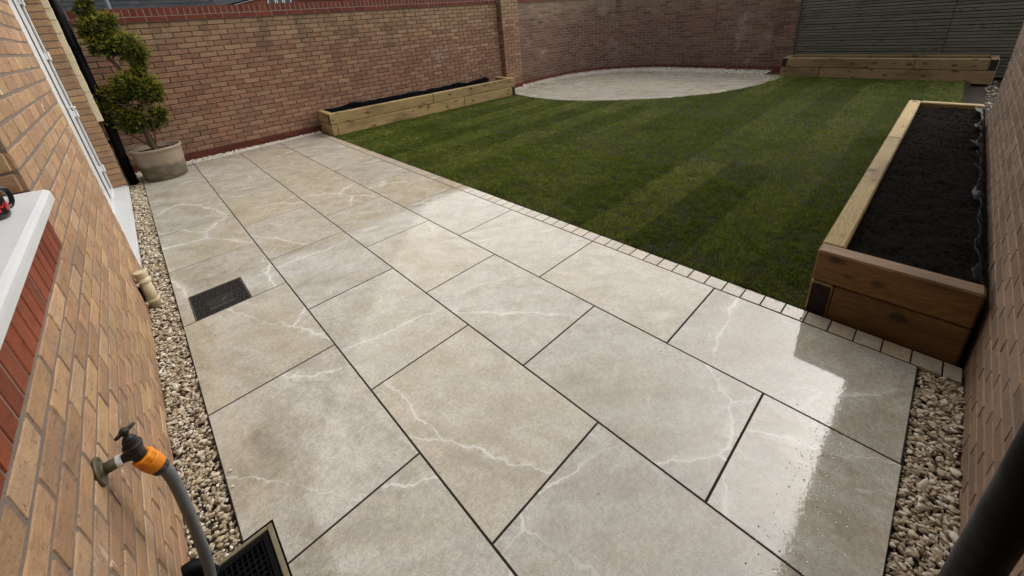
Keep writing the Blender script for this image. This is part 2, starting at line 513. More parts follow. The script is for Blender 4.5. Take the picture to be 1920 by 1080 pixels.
def terracotta():
    t = NT('weathered_pot_clay')
    p = t.pos
    z = t.n('ShaderNodeSeparateXYZ', {0: p}).outputs[2]
    c = t.mix(t.noise(p, 9, 5), (.195, .15, .108), (.27, .215, .16))
    edge = t.math('ADD', z, t.math('MULTIPLY', t.math('SUBTRACT', t.noise(p, 5, 4), .5), .22))
    c = t.mix(t.rng(edge, .24, .17, 0, .85), c, (.085, .067, .043))
    c = t.mix(t.math('MULTIPLY', t.rng(t.noise(p, 6.5, 4, .6), .54, .62), t.rng(edge, .2, .12, 0, .8)), c, (.085, .085, .02))
    c = t.mix(t.math('MULTIPLY', t.rng(t.noise(t.vec(p, (1, 1, 1.6), (3, 1, 0)), 7, 3), .56, .6), t.rng(edge, .25, .15, 0, .5)), c, (.18, .155, .12))
    return t.bsdf(c, .85, .3, t.bump(t.noise(p, 60, 4), .3, .004))
M_TERRA = terracotta()

def stone_mat(pale=False):
    t = NT('pale_gravel' if pale else 'cotswold_gravel')
    r = t.isl
    p = t.pos
    c = t.ramp(r, [(0, (.46, .385, .275)), (.22, (.57, .51, .40)), (.42, (.33, .265, .185)), (.58, (.62, .57, .48)), (.72, (.43, .36, .265)), (.86, (.25, .195, .14)), (.94, (.68, .65, .58))], 'CONSTANT')
    if pale: c = t.mix(.6, c, (.80, .77, .70))
    c = t.mix(t.rng(t.noise(p, 130, 3), .3, .7, 0, .6), c, t.mix(1.0, c, (.7, .66, .6), 'MULTIPLY'))
    return t.bsdf(c, .9, .15, t.bump(t.noise(p, 220, 3), .3, .002))
M_STONE = stone_mat()
M_STONE_PALE = stone_mat(True)

def soil_mat():
    t = NT('dark_compost')
    p = t.pos
    c = t.mix(t.noise(p, 60, 5, .7), (.004, .0032, .0026), (.014, .011, .0085))
    return t.bsdf(c, 1.0, .04, t.bump(t.noise(p, 90, 5, .7), 1.0, .02))
M_SOIL = soil_mat()

def grass_mat():
    t = NT('turf_grass')
    r = t.isl
    p = t.pos
    tone = t.n('ShaderNodeAttribute', attribute_name='tone').outputs['Fac']
    c = t.ramp(tone, [(0, (.064, .098, .008)), (.5, (.128, .170, .014)), (1, (.22, .25, .058))])
    c = t.mix(1.0, c, t.mix(r, (.34, .36, .36), (1.8, 1.72, 1.6)), 'MULTIPLY')
    c = t.mix(t.rng(r, .93, .96), c, (.20, .17, .075))
    c = t.mix(t.rng(t.noise(p, 1.6, 4, .6), .55, .75, 0, .4), c, t.mix(1.0, c, (1.25, 1.05, .55), 'MULTIPLY'))
    t.bsdf(c, .55, .3)
    bs_ = [n for n in t.t.nodes if n.type == 'BSDF_PRINCIPLED'][0]
    tr = t.n('ShaderNodeBsdfTranslucent', {'Color': c})
    mx = t.n('ShaderNodeMixShader', {0: .35, 1: bs_.outputs[0], 2: tr.outputs[0]})
    t.t.links.new(mx.outputs[0], t.out.inputs['Surface'])
    return t.m
M_GRASS = grass_mat()
M_TURFSOIL = plain('turf_thatch', (.014, .014, .006), .95, .15, .4, 40, .6)
M_GROUND = plain('bare_ground', (.036, .029, .023), .95, .15, .3, 6, .4)

def leaf_mat():
    t = NT('conifer_foliage')
    r = t.isl
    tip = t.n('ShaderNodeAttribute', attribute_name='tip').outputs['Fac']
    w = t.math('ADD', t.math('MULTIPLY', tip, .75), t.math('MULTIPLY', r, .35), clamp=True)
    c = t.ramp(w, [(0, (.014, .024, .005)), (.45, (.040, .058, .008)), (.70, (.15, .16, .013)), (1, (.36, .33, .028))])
    t.bsdf(c, .6, .25)
    b = [n for n in t.t.nodes if n.type == 'BSDF_PRINCIPLED'][0]
    tr = t.n('ShaderNodeBsdfTranslucent', {'Color': c})
    mx = t.n('ShaderNodeMixShader', {0: .25, 1: b.outputs[0], 2: tr.outputs[0]})
    t.t.links.new(mx.outputs[0], t.out.inputs['Surface'])
    return t.m
M_LEAF = leaf_mat()
M_BARK = plain('conifer_bark', (.075, .05, .033), .95, .2, .35, 40, .8)

def tile_mat(name, a, b, joined):
    t = NT(name)
    r = t.isl if joined else t.orand
    c = t.mix(r, a, b)
    c = t.mix(t.rng(t.noise(t.pos, 6, 4), .4, .7, 0, .35), c, tuple(x*.7 for x in a))
    return t.bsdf(c, .85, .12)

# ------------------------------------------------------------------ bricks
BL, BH, BD, JT = .215, .065, .1025, .010
CH = BH + JT

def brick_variant(seed, L, H=BH, D=BD, c=.0042, jit=.0026):
    """long axis X, front towards -Y at y=0, z centred; a few rings of 8 points"""
    rr = random.Random(seed)
    prof = [(-c, -H/2), (-c*0, -H/2+c), (0, H/2-c), (-c, H/2), (-D, H/2), (-D, -H/2)]
    xs = [-L/2, -L/2+c, -L*.17, L*.2, L/2-c, L/2]
    v = []; f = []
    for i, x in enumerate(xs):
        s = 1 if 0 < i < len(xs)-1 else 0
        for (y, z) in prof:
            yy = y if y <= -D+1e-6 else y - (0 if s else c)
            zz = z if s else z - math.copysign(c, z) * .8
            if y > -D + 1e-6:
                yy += rr.uniform(-jit, jit) * .35
                zz += rr.uniform(-jit, jit) * .7
                v.append((x + rr.uniform(-jit, jit) * .6, -yy, zz))
            else:
                v.append((x, -yy, zz))
    n = len(prof)
    for i in range(len(xs)-1):
        for k in range(n):
            k2 = (k+1) % n
            if k == 4: continue        # back face never shows
            f.append((i*n+k, i*n+k2, (i+1)*n+k2, (i+1)*n+k))
    f.append(tuple(range(n))[::-1]); f.append(tuple((len(xs)-1)*n+k for k in range(n)))
    f = [q[::-1] for q in f]
    return [Vector(p) for p in v], f

NV = 6
VAR = {('S', k): brick_variant(k, BL) for k in range(NV)}
VAR.update({('H', k): brick_variant(50+k, BD) for k in range(NV)})
VAR.update({('E', k): brick_variant(80+k, BH, BD, BD*1.0, .003, .0012) for k in range(NV)})     # brick on edge: 65 wide, 102 high
VAR.update({('V', k): brick_variant(90+k, BH, .215, BD, .003, .0012) for k in range(NV)})        # soldier: 65 wide, 215 high
VAR.update({('F', k): brick_variant(120+k, BL, BH, .12, .003, .0012) for k in range(NV)})        # hard red stretcher
VARSIZE = {'S': BL, 'H': BD, 'E': BH, 'V': BH, 'F': BL}
_vmesh = {}

def var_mesh(kind, k, matkey):
    key = (kind, k, matkey)
    if key not in _vmesh:
        v, f = VAR[(kind, k)]
        _vmesh[key] = mesh_of('brick_piece', v, f, [BM[matkey][0]])
    return _vmesh[key]

class BrickSet:
    """list of bricks: world matrix (built from origin, along, out), kind, x scale, material key, name"""
    def __init__(self):
        self.items = []
    def put(self, pos, along, out, kind, matkey, name='brick', sx=1.0, tilt=0.0):
        along = Vector(along).normalized(); out = Vector(out).normalized()
        up = along.cross(-out)
        if up.z < 0: along = -along; up = -up
        M = Matrix((along, -out, Vector((0, 0, 1)))).transposed().to_4x4()
        M.translation = Vector(pos)
        if tilt: M = M @ Matrix.Rotation(tilt, 4, 'Y')
        M = M @ Matrix.Diagonal((sx, 1, 1, 1))
        self.items.append((M, kind, random.randrange(NV), matkey, name))
    def build(self, parent, limit=300):
        if not self.items: return
        P = np.array([m.translation for m, *_ in self.items])
        uv, z = project(P)
        L = np.array([(np.array(m.to_3x3() @ Vector((VARSIZE[k]/2, 0, 0)))) for m, k, *_ in self.items])
        a, za = project(P - L); b, zb = project(P + L)
        size = np.hypot(*(a-b).T)
        inside = (z > .1) & (za > .1) & (zb > .1) & (uv[:, 0] > -20) & (uv[:, 0] < 1940) & (uv[:, 1] > -15) & (uv[:, 1] < 1100)
        byname = {}
        for i, it in enumerate(self.items):
            byname.setdefault(it[4], []).append(i)
        for name, idx in byname.items():
            vis = [i for i in idx if inside[i] and size[i] >= 7]
            vis.sort(key=lambda i: -size[i])
            top = set(vis[:limit])
            for i in sorted(top):
                m, kind, k, mk, nm = self.items[i]
                o = link(nm, var_mesh(kind, k, mk), parent)
                o.matrix_world = m
            rest = [i for i in idx if i not in top]
            if rest:
                mats = []; V = []; F = []; MI = []; n = 0
                for i in rest:
                    m, kind, k, mk, nm = self.items[i]
                    jm = BM[mk][1]
                    if jm not in mats: mats.append(jm)
                    v, f = VAR[(kind, k)]
                    V += [m @ p for p in v]; F += [tuple(q+n for q in ff) for ff in f]; MI += [mats.index(jm)] * len(f); n += len(v)
                link(name + '_infill', mesh_of(name + '_infill', V, F, mats, False, MI), parent, kind='stuff')

def fill_wall(bs, path, length, z0, ncourse, matkey, openings=(), red=0, redkey='red', name='brick', phase=0, ends=True):
    """path(s) -> (x, y, along2d, out2d); openings: (s0, s1, za, zb)"""
    for c in range(ncourse):
        z = z0 + c*CH + BH/2
        segs = [(0.0, length)]
        for (a, b, za, zb) in openings:
            if za - .012 < z < zb + .012:
                ns = []
                for (p, q) in segs:
                    if b <= p or a >= q: ns.append((p, q)); continue
                    if a > p: ns.append((p, a))
                    if b < q: ns.append((b, q))
                segs = ns
        mk = redkey if c < red else matkey
        nm = 'red_brick' if c < red else name
        for (p, q) in segs:
            s = p + JT/2
            off = ((c + phase) % 2)
            first = True
            while s < q - .03:
                w = BD if (first and off) else BL
                first = False
                w = min(w, q - JT/2 - s)
                if w < .03: break
                kind = 'S' if w > .15 else 'H'
                if mk.startswith('red') and kind == 'S': kind = 'F'
                base = VARSIZE[kind]
                x, y, al, ou = path(s + w/2)
                jz = random.uniform(-.0018, .0018)
                jo = random.uniform(-.0009, .0006)
                bs.put((x + ou[0]*jo, y + ou[1]*jo, z + jz), (*al, 0), (*ou, 0), kind, mk, nm, w / base, random.uniform(-.004, .004))
                s += w + JT

def straight(p0, p1, out):
    p0 = Vector(p0); p1 = Vector(p1); d = (p1-p0).normalized()
    return (lambda s: (*(p0 + d*s), (d.x, d.y), out)), (p1-p0).length

# ------------------------------------------------------------------ ground
v, f = [(-300, -300, -.075), (300, -300, -.075), (300, 300, -.075), (-300, 300, -.075)], [(0, 1, 2, 3)]
link('ground', mesh_of('ground', v, f, [M_GROUND]), kind='structure')

# ------------------------------------------------------------------ patio
XW, YP = .604, .9009
ENDN = -1.162
def far_edge(x): return 6.50 + .058*x
JG = .0039
patio = link('patio', mesh_of('patio', *prism([(-.004, ENDN-.002), (2.53, ENDN-.002), (2.53, 6.55), (-.004, 6.55), (-.004, .376), (.092, .376), (.092, .024), (-.004, .024)], -.06, -.0016, .001), [M_GROUT]), kind='structure')
patio.data.transform(Matrix.Identity(4))
far_hp = [(.058/math.hypot(1, .058), -1/math.hypot(1, .058), (6.50)/math.hypot(1, .058))]
cover_rect = (.066, 1.992, .381, 2.357)
gully_rect = (-.15, .03, .088, .372)
for c in range(4):
    x0, x1 = c*XW + JG, (c+1)*XW - JG
    if c == 0: x0 = 0.0
    start = (1.992 if c % 2 == 0 else 1.540) - YP*5
    for k in range(13):
        a, b = start + k*YP + JG, start + (k+1)*YP - JG
        a = max(a, ENDN)
        if b - a < .05: continue
        poly = [(x0, a), (x1, a), (x1, b), (x0, b)]
        poly = clip_poly(poly, far_hp)
        if len(poly) < 3 or abs(poly_area(poly)) < .02: continue
        if c == 0 and a < 2.1 < b and a > 1.9:      # notch for the access cover
            cx0, cy0, cx1, cy1 = cover_rect
            poly = [(x0, a), (cx0-.004, a), (cx0-.004, cy1+.004), (cx1+.004, cy1+.004), (cx1+.004, a), (x1, a), (x1, b), (x0, b)]
        elif c == 0 and a < .3 < b:                  # corner cut away for the gully
            gx, gy = gully_rect[2]+.006, gully_rect[3]+.006
            poly = [(gx, a), (x1, a), (x1, b), (x0, b), (x0, gy), (gx, gy)]
        elif c == 0 and a < .05 < b:
            gx, gy = gully_rect[2]+.006, gully_rect[1]-.006
            poly = [(x0, a), (x1, a), (x1, b), (gx, b), (gx, gy), (x0, gy)]
        cx = sum(p[0] for p in poly)/len(poly); cy = sum(p[1] for p in poly)/len(poly)
        loc = [(p[0]-cx, p[1]-cy) for p in poly]
        v, f = prism(loc, -.02, 0.0, .0009)
        link('paving_slab', mesh_of('paving_slab', v, f, [M_SLAB]), patio, (cx, cy, random.uniform(-.0006, .0006)),
             (random.uniform(-.0012, .0012), random.uniform(-.0012, .0012), 0))
# narrow edging against the lawn and in front of the raised bed
y = -1.302
first = True
while y < 6.56:
    w = .0625 if first else .1045
    first = False
    v, f = prism([(2.4215, y+.003), (2.5235, y+.003), (2.5235, y+w-.003), (2.4215, y+w-.003)], -.02, 0.0, .0012)
    v = [(p[0]-2.47, p[1]-y-.05, p[2]) for p in v]
    link('edging_paver', mesh_of('edging_paver', v, f, [M_EDGE]), patio, (2.47, y+.05, random.uniform(-.001, .0005)))
    y += w

# ------------------------------------------------------------------ round patio
ROUND = [(6.74, 5.93), (6.60, 5.25), (6.60, 4.46), (6.78, 3.9), (7.06, 3.38), (7.56, 2.68), (8.35, 2.05), (9.37, 1.68), (10.2, 1.57), (10.72, 1.56), (10.80, 1.68),
         (10.83, 2.5), (10.82, 4.3), (10.72, 5.02), (10.42, 5.60), (9.95, 6.02), (9.3, 6.30), (8.6, 6.40), (7.4, 6.40), (6.95, 6.28)]
if poly_area(ROUND) < 0: ROUND = ROUND[::-1]
def hps(poly):
    out = []
    for i in range(len(poly)):
        (xa, ya), (xb, yb) = poly[i], poly[(i+1) % len(poly)]
        nx, ny = -(yb-ya), xb-xa
        L = math.hypot(nx, ny)
        out.append((nx/L, ny/L, -(nx*xa+ny*ya)/L))
    return out
rp = inset(ROUND, .012)
v, f = prism(rp, -.06, -.0045, .001)
round_patio = link('round_patio', mesh_of('round_patio', v, f, [M_GROUT]), kind='structure')
H2 = hps(ROUND)
for i in range(-1, 12):
    for j in range(-2, 9):
        x0 = 6.35 + i*XW; yo = 1.3 + j*YP + (YP/2 if i % 2 else 0)
        poly = clip_poly([(x0+.007, yo+.007), (x0+XW-.007, yo+.007), (x0+XW-.007, yo+YP-.007), (x0+.007, yo+YP-.007)], H2)
        if len(poly) < 3 or abs(poly_area(poly)) < .012: continue
        cx = sum(p[0] for p in poly)/len(poly); cy = sum(p[1] for p in poly)/len(poly)
        v, f = prism([(p[0]-cx, p[1]-cy) for p in poly], -.02, 0.0, .0014)
        link('paving_slab', mesh_of('paving_slab', v, f, [M_SLAB]), round_patio, (cx, cy, random.uniform(-.0005, .0005)), (random.uniform(-.001, .001), random.uniform(-.001, .001), 0))

# ------------------------------------------------------------------ garden walls
WZ0 = -.045
NCW = 27
WTOP = WZ0 + NCW*CH - JT/2          # 1.975
WL0, WL1 = (-2.2, 6.936), (7.06, 6.658)
wd = (Vector(WL1)-Vector(WL0)).normalized()
wout = (wd.y, -wd.x)
def wall_y(x): return WL0[1] + (x-WL0[0])*wd.y/wd.x

garden_wall = thing('garden_wall', 'long straight reddish brown brick garden wall behind the potted conifer', 'wall', (WL0[0], WL0[1], -.1), group=None)
def strip_wall(path, length, n, z0, z1, d0, d1):
    """backing ribbon from d0 to d1 behind the face"""
    v = []; f = []
    for i in range(n+1):
        x, y, al, ou = path(length*i/n)
        for d, z in ((d0, z0), (d0, z1), (d1, z1), (d1, z0)):
            v.append((x-ou[0]*d, y-ou[1]*d, z))
    for i in range(n):
        for k in range(4):
            k2 = (k+1) % 4
            f.append((4*i+k, 4*i+k2, 4*i+4+k2, 4*i+4+k))
    f.append((3, 2, 1, 0)); f.append(tuple(4*n+k for k in range(4)))
    return v, [q[::-1] for q in f]

def parented(o, parent):
    o.parent = parent
    o.matrix_parent_inverse = parent.matrix_basis.inverted()
    return o

def child_mesh(name, v, f, mats, parent, **kw):
    o = link(name, mesh_of(name, v, f, mats), None, **kw)
    return parented(o, parent)

# patch BrickSet so that children keep world places under moved roots
_old_build = BrickSet.build
def _build(self, parent, limit=300):
    before = set(COL.objects)
    _old_build(self, None, limit)
    for o in [o for o in COL.objects if o not in before]:
        mw = o.matrix_basis.copy()
        o.parent = parent
        p = parent; inv = Matrix.Identity(4)
        chain = []
        while p is not None:
            chain.append(p.matrix_basis if p.parent is None else p.matrix_parent_inverse @ p.matrix_basis); p = p.parent
        W = Matrix.Identity(4)
        for m in reversed(chain): W = W @ m
        o.matrix_parent_inverse = W.inverted()
BrickSet.build = _build

path, L = straight(WL0, WL1, wout)
v, f = strip_wall(path, L, 1, -.3, WTOP, .010, .21)
child_mesh('mortar', v, f, [M_MORT_GARDEN], garden_wall)
bs = BrickSet()
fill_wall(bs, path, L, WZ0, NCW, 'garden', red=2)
bs.build(garden_wall)
def coping(parent, path, L, step_from=0.0):
    bs = BrickSet()
    z = WZ0 + NCW*CH + BH/2
    s = JT/2
    while s + BL < L:
        x, y, al, ou = path(s + BL/2)
        bs.put((x+ou[0]*.022, y+ou[1]*.022, z), (*al, 0), (*ou, 0), 'F', 'red', 'red_stretcher')
        s += BL + JT
    z2 = z + BH/2 + JT + BD/2
    s = JT/2
    while s + BH < L:
        x, y, al, ou = path(s + BH/2)
        bs.put((x+ou[0]*.020+ou[0]*random.uniform(-.002, .002), y+ou[1]*.020, z2 + random.uniform(-.002, .002)), (*al, 0), (*ou, 0), 'E', 'red', 'coping_brick', 1, random.uniform(-.01, .01))
        s += BH + JT
    bs.build(parent)
    v, f = strip_wall(path, L, max(1, int(L*4)), WTOP, WTOP + CH + BD - .006, -.0175, .21)
    child_mesh('coping_mortar', v, f, [M_MORT_FAR], parent)
coping(garden_wall, path, L)
# pier that ends the straight wall
PX0, PX1, PYF = 7.05, 7.60, 6.535
pier = child_mesh('pier', *cbox((PX0+.007, PYF+.007, -.3), (PX1-.007, 6.80, 2.45)), [M_MORT_GARDEN], garden_wall)
bs = BrickSet()
for pth in (straight((PX0, PYF), (PX1, PYF), (0, -1)), ):
    fill_wall(bs, pth[0], pth[1], WZ0, 33, 'pier', red=2, name='pier_brick')
pth = straight((PX0, 6.70), (PX0, PYF+.015), (-1, 0))
fill_wall(bs, pth[0], pth[1], WZ0, 33, 'pier', red=2, name='pier_brick', phase=1)
pth = straight((PX1, PYF+.015), (PX1, 6.80), (1, 0))
fill_wall(bs, pth[0], pth[1], WZ0, 33, 'pier', red=2, name='pier_brick', phase=1)
bs.build(pier)

# curved wall
curved = thing('garden_wall', 'tall curved brick garden wall wrapping round the circular patio', 'wall', (9.2, 6.75, -.1))
CC, CR = (9.2, 4.45), 2.30
SEG1 = 9.2 - PX1; ARC = CR*math.pi/2; SEG2 = 4.45 - 1.99
def cpath(s):
    if s < SEG1: return (PX1 + s, 6.75, (1, 0), (0, -1))
    if s < SEG1 + ARC:
        a = math.pi/2 - (s-SEG1)/CR
        return (CC[0]+CR*math.cos(a), CC[1]+CR*math.sin(a), (math.sin(a), -math.cos(a)), (-math.cos(a), -math.sin(a)))
    t = s - SEG1 - ARC
    return (11.5 - .02*t, 4.45 - t, (0, -1), (-1, 0))
CL = SEG1 + ARC + SEG2
v, f = strip_wall(cpath, CL, 60, -.3, WTOP, .005, .21)
child_mesh('mortar', v, f, [M_MORT_FAR], curved)
bs = BrickSet()
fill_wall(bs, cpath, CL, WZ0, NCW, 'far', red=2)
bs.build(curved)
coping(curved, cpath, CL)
end_pier = child_mesh('pier', *cbox((11.327, 1.627, -.3), (11.70, 1.983, 2.45)), [M_MORT_GARDEN], curved)
bs = BrickSet()
pth = straight((11.32, 1.99), (11.32, 1.62), (-1, 0))
fill_wall(bs, pth[0], pth[1], WZ0, 33, 'far', red=2, name='pier_brick')
pth = straight((11.335, 1.62), (11.70, 1.62), (0, -1))
fill_wall(bs, pth[0], pth[1], WZ0, 33, 'far', red=2, name='pier_brick', phase=1)
bs.build(end_pier)

# ------------------------------------------------------------------ house (left)
HX = -.150
HY0, HY1 = -1.312, 6.30
DO0, DO1, DOT = 3.15, 5.95, 2.33        # patio door opening
WO0, WO1, WOB, WOT = -.75, 1.14, 1.175, 2.25   # window opening
house = thing('house', 'tan brick house wall with white window sill and glazed patio door', 'house', (HX, 2.0, -.1))
wall_mb = MB()
XM, XB = HX-.0026, HX-.30
def wbox(ya, yb, za, zb): wall_mb.box((XB, ya, za), (XM, yb, zb))
wbox(HY0, WO0+.006, -.3, 2.7); wbox(WO0+.006, WO1-.0, -.3, WOB-.03)
wbox(WO0+.006, WO1-.0, WOT, 2.7); wbox(WO1-0+.006, DO0-.006, -.3, 2.7); wbox(DO0-.006, DO1+.006, -.3, .0); wbox(DO0-.006, DO1+.006, DOT, 2.7); wbox(DO1+.006, HY1-.006, -.3, 2.7)
h_wall = parented(wall_mb.obj('wall', M_MORT_HOUSE), house)
bs = BrickSet()
pth, L = straight((HX, HY0), (HX, HY1), (1, 0))
S = lambda yy: yy - HY0
sold0, sold1 = .978, 1.193
fill_wall(bs, pth, L, 0.0-.075, 37, 'house', openings=[(S(DO0), S(DO1), -.02, DOT), (S(WO0), S(WO1), WOB-.2, WOT), (S(-.95), S(1.105), sold0, sold1)])
# brick reveals: far jamb of the door, far jamb of the window, outer corner of the house
for (yy, sgn, za, zb) in ((DO1, -1, .02, DOT), (WO1, -1, WOB, WOT), (HY1, 1, -.1, 2.7)):
    for c in range(37):
        z = -.075 + c*CH + BH/2
        if not (za < z < zb): continue
        bs.put((HX-.075+random.uniform(-.001, .001), yy, z), (1, 0, 0), (0, sgn, 0), 'H', 'house', 'reveal_brick', 1.22)
bs.build(h_wall)
bs = BrickSet()
yy = -.93
while yy < 1.10:
    bs.put((HX+random.uniform(-.001, .001), yy+BH/2, (sold0+sold1)/2), (0, 1, 0), (1, 0, 0), 'V', 'redsill', 'soldier_brick')
    yy += CH
bs.build(h_wall)
# upper storey and roof above the picture
up = MB().box((XB-3, HY0-.0, 2.70), (HX, HY1, 5.0))
parented(up.obj('upper_wall', BM['house'][1]), house)
rf = MB()
rf.add([(HX+.4, HY0-.3, 4.95), (HX+.4, HY1+.3, 4.95), (HX-4, HY1+.3, 7.4), (HX-4, HY0-.3, 7.4), (HX+.4, HY0-.3, 5.05), (HX+.4, HY1+.3, 5.05), (HX-4, HY1+.3, 7.5), (HX-4, HY0-.3, 7.5)],
       [(3,2,1,0),(4,5,6,7),(0,1,5,4),(1,2,6,5),(2,3,7,6),(3,0,4,7)])
M_TILE_J = tile_mat('grey_roof_tile_joined', (.020, .022, .025), (.034, .036, .039), True)
parented(rf.obj('roof', M_TILE_J), house)

# window
win = parented(MB().box((-.315, WO0, 1.205), (-.250, WO0+.06, WOT), .004).box((-.315, WO1-.06, 1.205), (-.250, WO1, WOT), .004)
     .box((-.315, WO0+.06, 1.205), (-.250, WO1-.06, 1.27), .004).box((-.315, WO0+.06, WOT-.06), (-.250, WO1-.06, WOT), .004).box((-.31, .17, 1.27), (-.255, .23, WOT-.06), .004).obj('window', M_WHITE), house)
parented(MB().box((-.287, WO0+.06, 1.27), (-.281, .17, WOT-.06)).obj('pane', M_GLASS), win)
parented(MB().box((-.287, .23, 1.27), (-.281, WO1-.06, WOT-.06)).obj('pane', M_GLASS), win)
# window sill: sloping top, rounded nose
sill_prof = [(-.29, 1.180), (-.29, 1.217), (-.15, 1.210), (-.112, 1.207), (-.103, 1.203), (-.098, 1.196), (-.097, 1.186), (-.097, 1.166), (-.103, 1.162), (-.118, 1.162), (-.118, 1.180)]
sv = []; sf = []
ys = [WO0-.1, WO0-.094, 1.072, 1.081, 1.086]
ins = [.006, 0, 0, .003, .010]
for yq, q in zip(ys, ins):
    for (x, z) in sill_prof:
        sv.append((x - (q if x > -.13 else 0), yq, z - (q*.6 if z > 1.19 else -q*.3)))
n = len(sill_prof)
for i in range(len(ys)-1):
    for k in range(n):
        k2 = (k+1) % n
        sf.append((i*n+k, i*n+k2, (i+1)*n+k2, (i+1)*n+k))
sf.append(tuple(range(n))[::-1]); sf.append(tuple((len(ys)-1)*n+k for k in range(n)))
so = link('window_sill', mesh_of('window_sill', sv, sf, [M_SILL]))
parented(so, house)

# patio door
XF = -.285
door = MB()
door.box((XF-.08, DO1-.062, .03), (XF, DO1-.002, DOT), .004)
door.box((XF-.08, DO0+.002, .03), (XF, DO0+.062, DOT), .004)
door.box((XF-.08, DO0+.062, DOT-.07), (XF, DO1-.062, DOT-.002), .004)
door.box((XF-.08, DO0+.062, .03), (XF, DO1-.062, .075), .004)
door_o = parented(door.obj('patio_door', M_WHITE), house)
def leaf(ya, yb, st):
    m = MB()
    xf = XF-.020
    m.box((xf-.05, ya, .085), (xf, ya+st, DOT-.08), .006).box((xf-.05, yb-st, .085), (xf, yb, DOT-.08), .006)
    m.box((xf-.05, ya+st, .085), (xf, yb-st, .085+.12), .006).box((xf-.05, ya+st, DOT-.20), (xf, yb-st, DOT-.08), .006)
    o = parented(m.obj('door_leaf', M_WHITE), door_o)
    g = MB()
    for (a, b, c, d) in ((ya+st, ya+st+.014, .205, DOT-.2), (yb-st-.014, yb-st, .205, DOT-.2)):
        g.box((xf-.03, a, c), (xf-.004, b, d))
    for (c, d) in ((.205, .219), (DOT-.214, DOT-.2)):
        g.box((xf-.03, ya+st+.014, c), (xf-.004, yb-st-.014, d))
    parented(g.obj('gasket', M_GASKET), door_o)
    parented(MB().box((xf-.028, ya+st+.014, .219), (xf-.020, yb-st-.014, DOT-.214)).obj('pane', M_GLASS), door_o)
    return o
leaf(DO0+.07, 5.335, .36)
parented(MB().box((XF-.075, 5.45, .085), (XF-.020, 5.875, DOT-.08), .006).obj('side_panel', M_WHITE), door_o)
parented(MB().box((XF-.07, 5.337, .085), (XF-.0185, 5.448, DOT-.08)).obj('gasket', M_GASKET), door_o)
parented(MB().box((XF-.06, 5.835, .086), (XF-.0165, 5.886, DOT-.082)).obj('gasket', M_GASKET), door_o)
for zz in (.30, .97, 1.60, 2.15):
    h = MB().add(*lathe([(.009, 0), (.012, .003), (.012, .085), (.009, .088)], 10, (XF+.006, 5.872, zz)))
    h.box((XF-.022, 5.80, zz+.01), (XF-.004, 5.866, zz+.078), .003)
    parented(h.obj('hinge', M_WHITE), door_o)
h = MB().box((XF-.022, 5.42, 1.0), (XF-.008, 5.455, 1.22), .004).add(*tube([(XF-.01, 5.437, 1.12), (XF+.035, 5.437, 1.12), (XF+.042, 5.43, 1.12), (XF+.042, 5.32, 1.118)], .010, 10))
parented(h.obj('handle', M_WHITE), door_o)
# door sill
ds = MB().box((XF-.02, DO0+.0, .028), (HX-.010, DO1-.003, .055), .004).box((HX-.012, DO0-.0, .006), (HX+.004, DO1-.003, .049), .004)
parented(ds.obj('door_sill', M_SILL), house)
# cream render strip beside the drainpipe
cr = MB()
zz = .87
while zz < 2.62:
    h2 = random.uniform(.05, .09)
    cr.box((HX-.004, 5.988+random.uniform(-.006, .006), zz), (HX+.050+random.uniform(0, .005), 6.045+random.uniform(-.006, .006), zz+h2), .003)
    zz += h2
parented(cr.obj('render_strip', M_CREAM), house)

# black drainpipe on the house corner
dp = thing('drainpipe', 'black drainpipe running down the house corner beside the patio door', 'pipe', (-.093, 6.19, -.03))
pm = MB().add(*tube([(.003, 0, -.03), (.003, 0, .45), (.014, 0, .65), (.024, 0, 1.0), (.030, 0, 2.9)], .049, 20))
pm.obj('pipe', M_BLACKP, dp, True)
for zz in (.60, 1.72, 2.75):
    b = MB().add(*lathe([(.051, 0), (.055, .002), (.055, .028), (.051, .03)], 20, (.003 if zz < .7 else .027, 0, zz)))
    b.box((-.06, -.095, zz+.002), (-.048, .085, zz+.028), .003)
    b.obj('bracket', M_BLACKP, dp)
MB().add(*lathe([(.0, 0), (.012, .001), (.009, .006), (0, .008)], 12, (.049, -.018, .86), (1, -.4, 0))).obj('paint_splash', M_PTFE, dp)

# short beige rodding pipe with clips
sp = thing('rodding_pipe', 'short capped beige pipe clipped to the house wall in the gravel', 'pipe', (-.1085, 2.45, -.04))
pm = MB().add(*tube([(0, 0, 0), (0, 0, .275)], .031, 24)); pm.obj('pipe', M_BEIGE, sp, True)
MB().add(*lathe([(.0335, .268), (.035, .272), (.035, .300), (.033, .305), (.0, .307)], 28)).obj('cap', M_BEIGE, sp)
for zz in (.075, .225):
    b = MB().add(*lathe([(.032, zz), (.0385, zz+.002), (.0385, zz+.016), (.032, zz+.018)], 24))
    b.box((-.0415, -.052, zz+.001), (-.028, -.026, zz+.017), .002).box((-.0415, .026, zz+.001), (-.028, .052, zz+.017), .002)
    b.obj('pipe_clip', M_BEIGE, sp)
MB().box((-.0412, -.024, .10), (-.033, .024, .222), .003).obj('back_plate', M_BLACKP, sp)

